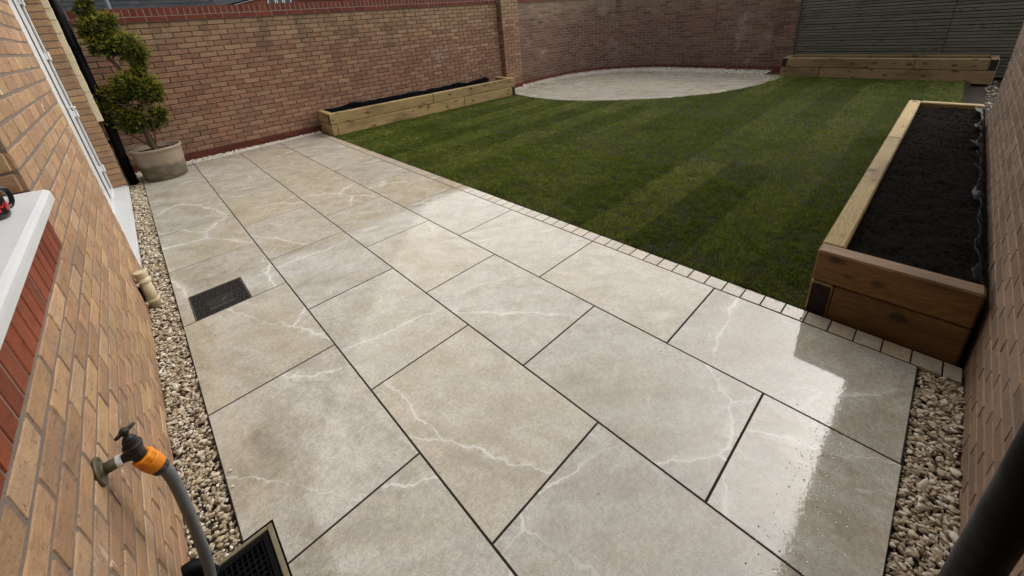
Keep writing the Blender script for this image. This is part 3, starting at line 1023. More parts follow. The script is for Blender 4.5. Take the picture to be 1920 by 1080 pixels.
# outdoor tap
tap = thing('garden_tap', 'dark outdoor tap with an orange hose connector on the house wall', 'tap', (HX, .271, .655))
TA = MB()
TA.add(*lathe([(.0, -.002), (.036, -.002), (.038, .001), (.038, .003), (.036, .006), (.017, .0075), (.0145, .011)], 28, axis=(1, 0, 0)))
TA.obj('flange', M_OLIVE, tap)
for a in (.9, 3.0, 5.1):
    MB().add(*lathe([(.004, .004), (.004, .0075), (.002, .0085)], 8, (0, .027*math.cos(a), .027*math.sin(a)), (1, 0, 0))).obj('screw', M_TAPBODY, tap)
MB().add(*lathe([(.0145, .005), (.0145, .038)], 20, axis=(1, 0, 0))).obj('pipe', M_OLIVE, tap, True)
MB().add(*lathe([(.0145, .033), (.0150, .0345), (.0158, .037), (.0155, .041), (.0145, .0445)], 20, axis=(1, 0, 0))).obj('thread_tape', M_PTFE, tap, True)
B = MB().add(*lathe([(.0115, .040), (.012, .048), (.0135, .054), (.017, .062), (.019, .070), (.017, .079), (.010, .086), (.0, .089)], 18, axis=(1, 0, 0)))
B.add(*lathe([(.0, -.006), (.016, -.004), (.0185, .008), (.0205, .016), (.0205, .022), (.0165, .024), (.0160, .028), (.0135, .029), (.0135, .033), (.0155, .034), (.0145, .039), (.0105, .040), (.0105, .044), (.012, .045), (.0085, .050), (.0062, .052), (.0055, .064)], 20, (.072, 0, .006)))
B.add(*tube([(.071, 0, .004), (.073, .0, -.012), (.076, 0, -.028)], [.0175, .0165, .0150], 16))
B.obj('body', M_TAPBODY, tap, False)
MB().add(*lathe([(.0, .058), (.0085, .060), (.0105, .064), (.0105, .071), (.0075, .075), (0, .076)], 16, (.072, 0, .006))).add(*tube([(.054, -.010, .070), (.060, -.006, .071), (.072, 0, .073), (.084, .007, .074), (.093, .012, .075)], [.0044, .0052, .0050, .0052, .0042], 10)).obj('handle', M_TAPBODY, tap, True)
CA = Vector((.085, 0, -.30)).normalized()
c0 = Vector((.0755, 0, -.020))
ridged = [(.0, 0), (.0190, .0), (.0235, .002), (.0245, .005), (.0245, .019), (.0236, .021)]
cv, cf = lathe(ridged, 36, c0, CA)
cv2 = []
for i, p in enumerate(cv):
    k = i % 36; r_ = i // 36
    if 2 <= r_ <= 4 and (k % 4 in (0, 1)):
        ax = c0 + CA * (p - c0).dot(CA)
        p = ax + (p-ax) * .955
    cv2.append(p)
MB().add(cv2, cf).obj('connector_ring', M_ORANGE, tap)
MB().add(*lathe([(.0222, .0212), (.0222, .0228)], 32, c0, CA)).obj('connector_seal', M_GASKET, tap)
MB().add(*lathe([(.0234, .0228), (.0248, .025), (.0246, .032), (.0236, .046), (.0225, .056), (.0205, .058)], 32, c0, CA)).add(*cbox((.0930, -.010, -.068), (.1035, .010, -.048), .003)).obj('connector', M_ORANGE, tap)
cv, cf = lathe([(.0180, .056), (.0200, .058), (.0205, .062), (.0195, .076), (.0150, .079)], 32, c0, CA)
cv2 = []
for i, p in enumerate(cv):
    k = i % 32; r_ = i // 32
    if 1 <= r_ <= 3 and (k % 4 == 0):
        ax = c0 + CA * (p - c0).dot(CA)
        p = ax + (p-ax) * .93
    cv2.append(p)
MB().add(cv2, cf).obj('connector_nut', M_DKGREY, tap)
# hose
def spline(pts, n=10):
    pts = [Vector(p) for p in pts]; out = []
    for i in range(len(pts)-1):
        p0 = pts[max(i-1, 0)]; p1 = pts[i]; p2 = pts[i+1]; p3 = pts[min(i+2, len(pts)-1)]
        for k in range(n):
            t = k/n
            out.append(.5*((2*p1) + (p2-p0)*t + (2*p0-5*p1+4*p2-p3)*t*t + (3*p1-p0-3*p2+p3)*t**3))
    out.append(pts[-1]); return out
hs0 = Vector((HX, .271, .655)) + c0 + CA*.072
hose_pts = spline([hs0 - CA*.01, hs0 + CA*.02, (-.0475, .271, .50), (-.053, .273, .40), (-.065, .280, .26), (-.081, .287, .115), (-.094, .270, .045), (-.105, .20, .022), (-.11, .05, .018), (-.07, -.25, .018), (-.02, -.55, .018), (-.06, -.9, .018), (-.05, -1.2, .018)], 8)
ho = link('garden_hose', mesh_of('garden_hose', *tube(hose_pts, .0142, 16), [M_HOSE], True), label='grey garden hose hanging from the orange tap connector to the gully', category='hose')

# mug on the window sill
mug = thing('mug', 'black mug with red lettering standing on the white window sill', 'mug', (-.188, .790, 1.2125), .92)
MB().add(*lathe([(.0, .0), (.036, .0), (.0395, .004), (.041, .012), (.041, .094), (.0405, .096), (.038, .094), (.0375, .012), (.0, .008)], 40)).obj('body', M_MUG, mug, True)
MB().add(*tube(spline([(.039, 0, .070), (.058, 0, .072), (.071, 0, .058), (.071, 0, .032), (.058, 0, .015), (.039, 0, .018)], 6), .0062, 10)).obj('handle', M_MUG, mug, True)
def text_mesh(txt, size, depth):
    cu = bpy.data.curves.new('lettering', 'FONT')
    cu.body = txt; cu.size = size; cu.extrude = depth; cu.align_x = 'CENTER'; cu.align_y = 'CENTER'; cu.resolution_u = 3
    ob = bpy.data.objects.new('lettering', cu); COL.objects.link(ob)
    dg = bpy.context.evaluated_depsgraph_get()
    me = bpy.data.meshes.new_from_object(ob.evaluated_get(dg))
    bpy.data.objects.remove(ob)
    return me
for (txt, ang, zz) in (('W', -.95, .030), ('M', -1.50, .030)):
    me = text_mesh(txt, .034, .0003)
    me.materials.clear(); me.materials.append(M_REDINK)
    o = link('lettering', me, mug, (.0413*math.cos(ang), .0413*math.sin(ang), zz), (math.pi/2, 0, ang + math.pi/2))

# ------------------------------------------------------------------ access cover and gully
cov = thing('drain_cover', 'black embossed drain access cover let into the patio', 'drain cover', (.2235, 2.1745, 0))
hw, hl = (cover_rect[2]-cover_rect[0])/2, (cover_rect[3]-cover_rect[1])/2
fr = MB().box((-hw, -hl, -.02), (-hw+.0035, hl, -.0005), .001).box((hw-.0035, -hl, -.02), (hw, hl, -.0005), .001).box((-hw+.006, -hl, -.02), (hw-.006, -hl+.0035, -.0005), .001).box((-hw+.006, hl-.0035, -.02), (hw-.006, hl, -.0005), .001)
fr.obj('frame', M_STEEL, cov)
MB().box((-hw+.0055, -hl+.0055, -.02), (hw-.0055, hl-.0055, -.0025), .001).obj('plate', M_RUBBER, cov)
MB().box((-hw+.004, -hl+.004, -.022), (hw-.004, hl-.004, -.012)).obj('seat', M_GASKET, cov)
st = MB()
for i in range(22):
    for j in range(25):
        x = -hw+.018 + i*(2*hw-.036)/21 + random.uniform(-.0065, .0065); y = -hl+.018 + j*(2*hl-.036)/24 + random.uniform(-.0065, .0065)
        if abs(x) < .075 and -.13 < y < .03: continue
        st.add(*lathe([(.0044, -.0026), (.0036, -.0008), (0, -.0003)], 6, (x, y, 0)))
st.obj('studs', M_RUBBER, cov, kind='stuff')
M_WORN = plain('worn_iron', (.07, .07, .07), .5, .5, .3, 80)
me = text_mesh('Clark-Drain', .030, .0009); me.materials.clear(); me.materials.append(M_WORN)
link('lettering', me, cov, (0, -.105, -.0017), (0, 0, 0))
vm = MB().add(*tube([(-.032, -.022, -.001), (.006, -.052, -.001)], .0022, 6)).add(*tube([(.006, -.052, -.001), (.034, -.012, -.001)], .0022, 6))
vm.obj('emblem', M_WORN, cov)

gl = thing('gully_grate', 'black plastic gully grate in the patio corner under the hose', 'drain grate', (0, 0, 0))
gx0, gy0, gx1, gy1 = gully_rect
g = MB().box((gx1-.016, gy0, -.03), (gx1, gy1, -.002), .002).box((gx0, gy1-.014, -.03), (gx1-.016, gy1, -.002), .002).box((gx0, gy0, -.03), (gx1-.016, gy0+.014, -.002), .002)
g.obj('frame', plain('grimy_frame', (.17, .145, .095), .7, .3, .35, 40), gl)
MB().box((gx0, gy0+.014, -.05), (gx1-.016, gy1-.014, -.04)).obj('sump', M_GASKET, gl)
g = MB()
ix0, iy0, ix1, iy1 = gx0+.002, gy0+.018, gx1-.020, gy1-.018
g.box((ix1-.018, iy0, -.024), (ix1, iy1, -.006), .002).box((ix0, iy1-.020, -.024), (ix1-.018, iy1, -.006), .002).box((ix0, iy0, -.024), (ix1-.018, iy0+.012, -.006), .002)
g.obj('grid_frame', M_BLACKP, gl)
x = ix0 + .004
while x < ix1 - .02:
    MB().box((x, iy0+.012, -.022), (x+.0042, iy1-.020, -.0075), .001).obj('grid_bar', M_BLACKP, gl)
    x += .0155
yy = iy0 + .026
while yy < iy1 - .022:
    MB().box((ix0, yy, -.026), (ix1-.018, yy+.004, -.0115), .001).obj('cross_bar', M_BLACKP, gl)
    yy += .021
wp = thing('waste_pipe', 'black waste pipe elbow dropping into the gully behind the hose', 'pipe', (-.118, .352, 0))
MB().add(*tube(spline([(-.035, 0, .075), (-.012, 0, .073), (.010, -.006, .058), (.016, -.012, .03), (.016, -.014, -.03)], 6), .024, 18)).obj('elbow', M_BLACKP, wp, True)
MB().add(*lathe([(.024, 0), (.029, .002), (.029, .02), (.024, .022)], 20, (.016, -.014, -.006))).obj('collar', M_BLACKP, wp)

# ------------------------------------------------------------------ garage wall (right)
GY = -1.312
GX1 = 6.20
garage = thing('garage', 'tan brick garage wall with tiled eaves along the right side', 'garage', (3.0, GY, -.1))
v, f = cbox((HX-.3, GY-.30, -.3), (GX1-.004, GY-.003, 2.95))
g_wall = child_mesh('wall', v, f, [M_MORT_GARAGE], garage)
bs = BrickSet()
pth, L = straight((GX1, GY), (HX+.0, GY), (0, 1))
fill_wall(bs, pth, L, -.075, 40, 'garage')
pth, L = straight((GX1, GY-.30), (GX1, GY-.012), (1, 0))
fill_wall(bs, pth, L, -.075, 40, 'garage', name='corner_brick', phase=1)
bs.build(g_wall)
EO = .415
parented(MB().box((HX+.45, GY-.1, 2.93), (GX1+.35, GY+EO-.11, 2.945)).obj('soffit', M_BLACKP), garage)
parented(MB().box((HX+.45, GY+EO-.11, 2.90), (GX1+.35, GY+EO-.09, 3.06), .003).obj('fascia', M_BLACKP), garage)
gt = MB()
prof = [(.0, 3.055), (.004, 3.01), (.02, 2.975), (.05, 2.965), (.08, 2.975), (.096, 3.01), (.10, 3.055), (.093, 3.055), (.088, 3.012), (.075, 2.983), (.05, 2.973), (.025, 2.983), (.011, 3.012), (.007, 3.055)]
gv = [(x, GY+EO-.09+py, pz) for x in (HX+.45, GX1+.38) for (py, pz) in prof]
n = len(prof)
gf = [(k, (k+1) % n, n+(k+1) % n, n+k) for k in range(n)] + [tuple(range(n))[::-1], tuple(range(n, 2*n))]
gt.add(gv, gf)
parented(gt.obj('gutter', M_BLACKP), garage)
rf = MB().add([(HX+.45, GY+EO-.06, 3.06), (GX1+.38, GY+EO-.06, 3.06), (GX1+.38, GY-3.4, 5.2), (HX+.45, GY-3.4, 5.2), (HX+.45, GY+EO-.06, 3.10), (GX1+.38, GY+EO-.06, 3.10), (GX1+.38, GY-3.4, 5.24), (HX+.45, GY-3.4, 5.24)],
              [(3,2,1,0),(4,5,6,7),(0,1,5,4),(1,2,6,5),(2,3,7,6),(3,0,4,7)])
parented(rf.obj('roof', M_TILE_J), garage)
parented(MB().box((GX1-.30, GY-3.3, -.1), (GX1-.008, GY-.31, 4.9)).obj('end_wall', BM['garage'][1]), garage)

# black drainpipe on the garage wall, close to the camera
gp = thing('drainpipe', 'black drainpipe on the garage wall in the near right corner', 'pipe', (1.105, -1.2216, -.03))
MB().add(*tube([(0, 0, -.03), (0, 0, 1.0), (0, 0, 2.2), (0, .0, 2.93)], .034, 28)).obj('pipe', M_BLACKP, gp, True)
for zz in (.35, 1.9):
    b = MB().add(*lathe([(.0345, 0), (.038, .002), (.038, .026), (.0345, .028)], 20, (0, 0, zz)))
    b.box((-.06, -.086, zz+.002), (.06, -.040, zz+.026), .003)
    b.obj('bracket', M_BLACKP, gp)

# ------------------------------------------------------------------ raised beds
def sleeper(parent, p0, p1, z0, z1, w, mat, side=1, name='sleeper', dark_ends=(False, False)):
    """board from p0 to p1 (xy) along its outer face; thickness w goes to the left (side=1) or right"""
    p0 = Vector(p0); p1 = Vector(p1)
    d = p1-p0; L = d.length; ang = math.atan2(d.y, d.x)
    m = MB()
    ya, yb = (0, w) if side > 0 else (-w, 0)
    v, f = cbox((0, ya, z0+.0015), (L, yb, z1-.0015), .009)
    nx = [mnoise.noise(Vector((q[0]*3, q[1]*9+z0*7, q[2]*5+p0.x))) for q in v]
    m.add([(q[0], q[1]+k*.003, q[2]+k*.002) for q, k in zip(v, nx)], f)
    mi = [0]*len(f)
    if dark_ends[0]: mi[0] = 1
    if dark_ends[1]: mi[1] = 1
    m.m = mi
    return m.obj(name, [mat, M_ENDGRAIN], parent, loc=(p0.x, p0.y, 0), rot=(0, 0, ang))

SW = .10
# right bed
bedr = thing('raised_bed', 'dark compost filled timber raised bed beside the garage wall', 'planter', (0, 0, 0), group='sleeper raised beds')
Z1, Z2 = .185, .372
RX0, RX1, RYA, RYB = 2.555, 6.80, -1.285, -.692
sleeper(bedr, (RX0, RYA), (RX0, RYB), Z1+.002, Z2, SW, M_WOOD_WET_SHADED, -1)
sleeper(bedr, (RX0, RYA), (RX0, RYB-SW-.003), -.04, Z1, SW, M_WOOD_WET_SHADED, -1)
sleeper(bedr, (RX0+SW+.003, RYB), (5.02, RYB), Z1+.002, Z2, SW, M_WOOD, -1)
sleeper(bedr, (5.024, RYB), (RX1, RYB), Z1+.002, Z2, SW, M_WOOD, -1)
sleeper(bedr, (RX0, RYB), (4.2, RYB), -.04, Z1, SW, M_WOOD, -1, dark_ends=(True, False))
sleeper(bedr, (4.204, RYB), (RX1, RYB), -.04, Z1, SW, M_WOOD, -1)
sleeper(bedr, (RX1, RYA), (RX1, RYB-SW-.003), Z1+.002, Z2, SW, M_WOOD, 1)
sleeper(bedr, (RX1, RYA), (RX1, RYB-SW-.003), -.04, Z1, SW, M_WOOD, 1)
def sheet(name, fn, nu, nv, mat, parent, thick=.002):
    v = [fn(i/nu, j/nv) for i in range(nu+1) for j in range(nv+1)]
    f = [(i*(nv+1)+j, (i+1)*(nv+1)+j, (i+1)*(nv+1)+j+1, i*(nv+1)+j+1) for i in range(nu) for j in range(nv)]
    o = link(name, mesh_of(name, v, f, [mat], True), parent)
    md = o.modifiers.new('thickness', 'SOLIDIFY'); md.thickness = thick
    return o
def liner_r(u, w):
    x = RX0 + .11 + u*(RX1-RX0-.2)
    a = mnoise.noise(Vector((x*3.2, 0, 3))); b = mnoise.noise(Vector((x*9, w*2, 8))); c = mnoise.noise(Vector((x*7.5, w*4, 1))) + .6*mnoise.noise(Vector((x*19, w*7, 4)))
    y = GY + .016 + .012*abs(b) + (.030 + .07*max(0, a+.1) + .04*max(0, c))*(max(0, w-.62)/.38)**1.3
    z = .15 + w*(.235 + .05*a + .04*c) - .10*max(0, a)*(max(0, w-.75)/.25)
    return (x + .015*b, y, z)
sheet('liner', liner_r, 150, 10, M_LINER, bedr)
def soil_surface(name, x0, x1, y0, y1, z, nx, ny, amp, label_kind='stuff', fy=None):
    v = []
    for i in range(nx+1):
        for j in range(ny+1):
            x = x0+(x1-x0)*i/nx; yy = y0+(y1-y0)*j/ny
            if fy: yy += fy(x)
            h = mnoise.fractal(Vector((x*9, yy*9, 1)), 1.0, 2.2, 4)*amp + mnoise.noise(Vector((x*40, yy*40, 7)))*amp*.5
            v.append((x, yy, z+h))
    f = [(i*(ny+1)+j, (i+1)*(ny+1)+j, (i+1)*(ny+1)+j+1, i*(ny+1)+j+1) for i in range(nx) for j in range(ny)]
    return v, f
v, f = soil_surface('soil', RX0+.08, RX1-.08, GY+.012, RYB-.085, .322, 260, 40, .012)
link('compost', mesh_of('compost', v, f, [M_SOIL], False), kind='stuff', label='dark crumbly compost filling the raised bed by the garage', category='soil')
# scattered clods and a few pale bits
cl = MB()
for i in range(1500):
    x = random.uniform(RX0+.12, RX1-.12); yy = random.uniform(GY+.06, RYB-.12); r_ = random.uniform(.002, .007)
    vv, ff = lathe([(0, -r_*.6), (r_*.8, -r_*.25), (r_, .1*r_), (r_*.6, r_*.6), (0, r_*.75)], 5, (x, yy, .326))
    cl.add([(q[0]+random.uniform(-1, 1)*r_*.3, q[1]+random.uniform(-1, 1)*r_*.3, q[2]) for q in vv], ff)
cl.obj('compost_crumbs', M_SOIL, kind='stuff', label='loose dark crumbs of compost lying on the bed surface', category='soil')

# bed along the back wall
bedl = thing('raised_bed', 'long low timber raised bed lined in black against the back wall', 'planter', (0, 0, 0), group='sleeper raised beds')
lA, lB = Vector((2.556, 6.130)), Vector((6.730, 5.918))
ld = (lB-lA).normalized()
def lp(t): return tuple(lA + ld*t)
LL = (lB-lA).length
nrm = Vector((-ld.y, ld.x))
# top tier: the front board runs through to the left end
sleeper(bedl, lp(0), lp(2.02), Z1+.002, .378, SW, M_WOOD, 1, dark_ends=(True, False))
sleeper(bedl, lp(2.024), lp(LL), Z1+.002, .378, SW, M_WOOD, 1)
sleeper(bedl, lp(.095), lp(2.75), -.04, Z1, SW, M_WOOD, 1)
sleeper(bedl, lp(2.754), lp(LL-SW-.003), -.04, Z1, SW, M_WOOD, 1)
q0 = Vector(lp(0))
back_w = wall_y(2.6) - q0.y - .015
sleeper(bedl, tuple(q0 + nrm*(SW+.004)), tuple(q0 + nrm*back_w), Z1+.002, .376, SW, M_WOOD, -1)
sleeper(bedl, tuple(q0 + nrm*(.002)), tuple(q0 + nrm*back_w), -.04, Z1, .093, M_WOOD, -1)
q1 = Vector(lp(LL))
back_e = PYF - q1.y - .012
sleeper(bedl, tuple(q1 + nrm*(SW+.004)), tuple(q1 + nrm*back_e), Z1+.002, .376, SW, M_WOOD, 1)
sleeper(bedl, tuple(q1 + nrm*(.002)), tuple(q1 + nrm*back_e), -.04, Z1, SW, M_WOOD_FAR, 1, dark_ends=(True, False))
def liner_l(u, w):
    x = 2.70 + u*(6.58-2.70)
    a = mnoise.noise(Vector((x*2.6, 4, 3))); b = mnoise.noise(Vector((x*8, w*2, 18)))
    y = wall_y(x) - .012 - .01*abs(b) - (.03+.05*max(0, a))*(max(0, w-.6)/.4)**1.3
    return (x+.01*b, y, .12 + w*(.262+.05*a+.018*b))
sheet('liner', liner_l, 110, 8, M_LINER, bedl)
def liner_l2(u, w):
    x = 2.70 + u*(6.58-2.70)
    t = (x-lA.x)
    y0 = lA.y + ld.y/ld.x*t + .108
    b = mnoise.noise(Vector((x*7, w*2, 28)))
    return (x, y0 + .25*w + .02*b, .33 - .2*w + .012*b)
sheet('liner', liner_l2, 80, 5, M_LINER, bedl)
v, f = soil_surface('soil', 2.66, 6.66, 0, .40, .245, 120, 12, .012, fy=lambda x: lA.y + ld.y/ld.x*(x-lA.x) + .10)
link('compost', mesh_of('compost', v, f, [M_SOIL]), kind='stuff', label='dark compost in the long bed along the back wall', category='soil')

# bed below the slatted fence
bedb = thing('raised_bed', 'two tier timber raised bed below the dark slatted fence', 'planter', (0, 0, 0), group='sleeper raised beds')
BX = 10.70
sleeper(bedb, (BX, 1.648), (BX, .95), -.04, .182, SW, M_WOOD_FAR, 1)
sleeper(bedb, (BX, .946), (BX, -1.46), -.04, .182, SW, M_WOOD_FAR, 1)
sleeper(bedb, (BX, 1.648-SW-.003), (BX, -.45), .185, .376, SW, M_WOOD_FAR, 1)
sleeper(bedb, (BX, -.454), (BX, -1.46+SW+.003), .185, .376, SW, M_WOOD_FAR, 1)
for (yy, sd) in ((1.648, -1), (-1.46, 1)):
    sleeper(bedb, (BX, yy), (11.30, yy), .185, .376, SW, M_WOOD_FAR, sd, dark_ends=(True, False))
    sleeper(bedb, (BX+SW+.003, yy), (11.30, yy), -.04, .182, SW, M_WOOD_FAR, sd)
sleeper(bedb, (11.30, 1.545), (11.30, -1.355), .185, .385, SW, M_WOOD_FAR, -1)
v, f = soil_surface('soil', BX+.08, 11.22, -1.38, 1.56, .28, 20, 80, .012)
link('compost', mesh_of('compost', v, f, [M_SOIL]), kind='stuff', label='dark compost in the bed under the slatted fence', category='soil')

# ------------------------------------------------------------------ slatted fence
fence = thing('slatted_fence', 'dark grey green fence of narrow horizontal slats at the garden end', 'fence', (11.42, 0, -.1))
fx = 11.40
PITCH = .0565
rs = random.Random(5)
for k in range(37):
    z = -.02 + k*PITCH
    for (ya, yb) in ((1.612, -.742), (-.748, -2.6)):
        m = MB().box((0, 0, z), (ya-yb, .019, z+.0455), .003)
        o = m.obj('slat', M_SLAT, None, loc=(fx + rs.uniform(0, .004), ya, rs.uniform(-.002, .002)), rot=(0, rs.uniform(-.0012, .0012), -math.pi/2))
        parented(o, fence)
for yy in (1.56, .4, -.745, -1.7, -2.5):
    parented(MB().box((fx+.035, yy-.045, -.1), (fx+.125, yy+.045, 2.1), .004).obj('post', M_SLAT, None), fence)
parented(MB().box((fx+.026, -2.6, -.1), (fx+.034, 1.61, 2.07)).obj('gap_shade_board', M_SLAT_BACK), fence)  # added sheet whose dark colour stands in for shade behind the slats

# ------------------------------------------------------------------ potted conifer
pot = thing('plant_pot', 'large weathered clay pot holding the conifer by the back wall', 'plant pot', (.262, 6.150, 0))
MB().add(*lathe([(.0, .0), (.222, .0), (.232, .010), (.241, .10), (.252, .22), (.262, .335), (.266, .385), (.273, .392), (.279, .402), (.279, .418), (.272, .428), (.262, .428), (.254, .42), (.250, .37), (.0, .365)], 56)).obj('body', M_TERRA, pot, True)
v = []
ps = MB()
for i in range(90):
    a = random.uniform(0, 6.28); r_ = .245*math.sqrt(random.random()); s_ = random.uniform(.008, .022)
    ps.add(*lathe([(0, -s_*.5), (s_, 0), (s_*.6, s_*.5), (0, s_*.6)], 6, (r_*math.cos(a), r_*math.sin(a), .372)))
ps.add(*lathe([(.0, .36), (.248, .366), (.25, .372), (0, .382)], 30))
ps.obj('compost', plain('pot_compost', (.035, .028, .02), .95, .2, .4, 50, .6), pot)

tree = thing('topiary_conifer', 'cloud pruned golden green conifer growing in the clay pot', 'tree', (.262, 6.150, .36))
TX, TY = .262, 6.150
def T(x, z, y=0): return (x-TX, y, z-.36)
MB().add(*tube(spline([T(.255, .36), T(.235, .52, .01), T(.245, .70), T(.30, .86, -.02), T(.33, 1.05), T(.27, 1.25, .02), T(.235, 1.45), T(.17, 1.62, .02), T(.20, 1.75), T(.22, 1.86), T(.17, 2.0), T(.165, 2.12), T(.185, 2.24)], 5),
     [.034-.027*i/60 for i in range(61)], 10)).obj('trunk', M_BARK, tree, True)
for pts, r0 in (([T(.245, .40), T(.17, .52), T(.09, .63, -.03), T(.04, .80, -.03), T(.01, .93, -.04)], .017), ([T(.26, .38), T(.30, .55), T(.325, .70), T(.34, .80)], .014),
                ([T(.29, .84), T(.20, .93, -.04), T(.11, 1.02, -.05), T(.04, 1.10, -.04)], .013), ([T(.30, .9), T(.35, 1.02), T(.42, 1.09, .02)], .011),
                ([T(.255, 1.30), T(.33, 1.38), T(.39, 1.52), T(.40, 1.66)], .012), ([T(.21, 1.55), T(.27, 1.62), T(.30, 1.74)], .009), ([T(.20, 1.80), T(.26, 1.88), T(.30, 1.96)], .008)):
    sp_ = spline(pts, 4)
    MB().add(*tube(sp_, [r0*(1-.6*i/len(sp_)) for i in range(len(sp_))], 8)).obj('branch', M_BARK, tree, True)
PADS = [(0.187, 2.209, 0.06), (0.157, 2.107, 0.085), (0.18, 1.918, 0.145), (0.302, 1.97, 0.10), (0.169, 1.719, 0.13), (0.296, 1.738, 0.09), (0.377, 1.68, 0.165), (0.446, 1.577, 0.11),
        (0.435, 1.454, 0.062), (0.394, 1.372, 0.07), (0.252, 1.229, 0.15), (0.351, 1.179, 0.19), (0.442, 1.074, 0.115), (0.036, 1.113, 0.14), (0.01, 0.916, 0.155), (0.157, 0.781, 0.15), (0.347, 0.782, 0.155), (0.10, 1.84, .06), (0.25, 1.84, .055), (0.43, 1.27, .06), (0.20, 1.12, .07), (-.06, 1.00, .06), (0.25, .90, .06), (0.46, .86, .05), (0.10, .70, .05), (.50, 1.16, .05)]
def foliage(c, R_, seed, n):
    g = np.random.default_rng(seed)
    d = g.normal(size=(n, 3)); d /= np.linalg.norm(d, axis=1)[:, None]
    lump = np.array([mnoise.noise(Vector((*(q*3.4), ))+Vector((seed, 0, 0))) for q in d])
    rad = R_*(.40 + .70*g.random(n)**.6)*(1+.68*lump)
    P = d*rad[:, None]*np.array([1, .95, .92])
    # spray: flat fan of three narrow leaflets pointing outward and up
    out = d + np.array([0, 0, .35]) + g.normal(size=(n, 3))*.5
    out /= np.linalg.norm(out, axis=1)[:, None]
    side = np.cross(out, g.normal(size=(n, 3))); side /= np.linalg.norm(side, axis=1)[:, None]
    Ls = g.uniform(.026, .056, n)[:, None]
    V = []; F = []
    base = P
    k = 0
    allV = np.zeros((n, 9, 3)); 
    for j, (fa, fl, of) in enumerate(((0, 1.0, .0), (.75, .7, .25), (-.75, .7, .35))):
        dirv = out*math.cos(fa) + side*math.sin(fa)
        wv = side*math.cos(fa) - out*math.sin(fa)
        b = base + out*Ls*of
        allV[:, 3*j] = b - wv*.0046
        allV[:, 3*j+1] = b + wv*.0046
        allV[:, 3*j+2] = b + dirv*Ls*fl
    Vn = allV.reshape(-1, 3) + np.array(c)
    Fn = np.arange(n*9).reshape(-1, 3)
    # join the three leaflets of a spray into one island: share the first vertex
    Fn[1::3, 0] = Fn[0::3, 0]; Fn[2::3, 0] = Fn[0::3, 1]
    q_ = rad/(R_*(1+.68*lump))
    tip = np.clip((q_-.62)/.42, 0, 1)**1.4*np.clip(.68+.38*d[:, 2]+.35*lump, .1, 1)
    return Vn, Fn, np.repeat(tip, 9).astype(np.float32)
for i, (x, z, r_) in enumerate(PADS):
    dy = random.uniform(-.06, .08) * (1 if z < 2 else .3)
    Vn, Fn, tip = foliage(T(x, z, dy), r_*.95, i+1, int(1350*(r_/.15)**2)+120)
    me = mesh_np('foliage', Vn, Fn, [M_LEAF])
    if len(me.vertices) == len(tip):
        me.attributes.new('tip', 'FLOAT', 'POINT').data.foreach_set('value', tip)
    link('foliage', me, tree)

# ------------------------------------------------------------------ gravel
def ico(sub):
    t_ = (1+5**.5)/2
    v = [(-1,t_,0),(1,t_,0),(-1,-t_,0),(1,-t_,0),(0,-1,t_),(0,1,t_),(0,-1,-t_),(0,1,-t_),(t_,0,-1),(t_,0,1),(-t_,0,-1),(-t_,0,1)]
    v = [np.array(p)/np.linalg.norm(p) for p in v]
    f = [(0,11,5),(0,5,1),(0,1,7),(0,7,10),(0,10,11),(1,5,9),(5,11,4),(11,10,2),(10,7,6),(7,1,8),(3,9,4),(3,4,2),(3,2,6),(3,6,8),(3,8,9),(4,9,5),(2,4,11),(6,2,10),(8,6,7),(9,8,1)]
    for _ in range(sub):
        cache = {}; nf = []
        def mid(a, b):
            key = (min(a, b), max(a, b))
            if key not in cache:
                m = v[a]+v[b]; v.append(m/np.linalg.norm(m)); cache[key] = len(v)-1
            return cache[key]
        for a, b, c in f:
            x, y_, z = mid(a, b), mid(b, c), mid(c, a)
            nf += [(a, x, z), (b, y_, x), (c, z, y_), (x, y_, z)]
        f = nf
    return np.array(v), np.array(f)
def stone_variant(seed, sub):
    g = np.random.default_rng(seed)
    V, F = ico(sub)
    for _ in range(8):
        nn = g.normal(size=3); nn /= np.linalg.norm(nn); d = g.uniform(.33, .72)
        over = V @ nn - d
        V = V - np.outer(np.maximum(over, 0), nn)
    V = V * np.array([1.0, g.uniform(.6, .85), g.uniform(.45, .7)])
    return V, F
ST_HI = [stone_variant(i, 1) for i in range(12)]
ST_LO = [stone_variant(40+i, 0) for i in range(12)]
def gravel(name, label, sampler, density_area, size, zt, hi=True, mat=None):
    """sampler(n) -> (n,2) positions"""
    VS = []; FS = []; n0 = 0
    base = ST_HI if hi else ST_LO
    P = sampler(density_area)
    g = rng
    for p in P:
        V, F = base[g.integers(len(base))]
        s = size*np.exp(g.normal()*.28)
        e = Euler((g.normal()*.5, g.normal()*.5, g.uniform(0, 6.28))).to_matrix()
        R3 = np.array(e)
        z = zt + g.uniform(-.013, .006)
        VS.append((V*s) @ R3.T + np.array([p[0], p[1], z])); FS.append(F+n0); n0 += len(V)
    me = mesh_np(name, np.concatenate(VS), np.concatenate(FS), [mat or M_STONE])
    return link(name, me, kind='stuff', label=label, category='gravel')
def rect_sampler(x0, x1, y0, y1):
    return lambda n: np.stack([rng.uniform(x0, x1, n), rng.uniform(y0, y1, n)], 1)
def bed_sheet(name, poly, z):
    link(name, mesh_of(name, [(x, y_, z) for x, y_ in poly], [tuple(range(len(poly)))], [M_BED]), kind='structure')
bed_sheet('gravel_bed', [(-.30, -1.40), (-.004, -1.40), (-.004, 7.1), (-.30, 7.1)], -.032)
gravel('gravel', 'buff gravel strip along the foot of the house wall near the tap', rect_sampler(-.147, -.006, .372, 2.6), 2900, .0110, -.014)
gravel('gravel', 'buff gravel strip under the patio door sill up to the clay pot', rect_sampler(-.145, -.006, 2.6, 6.9), 3400, .0145, -.014, False)
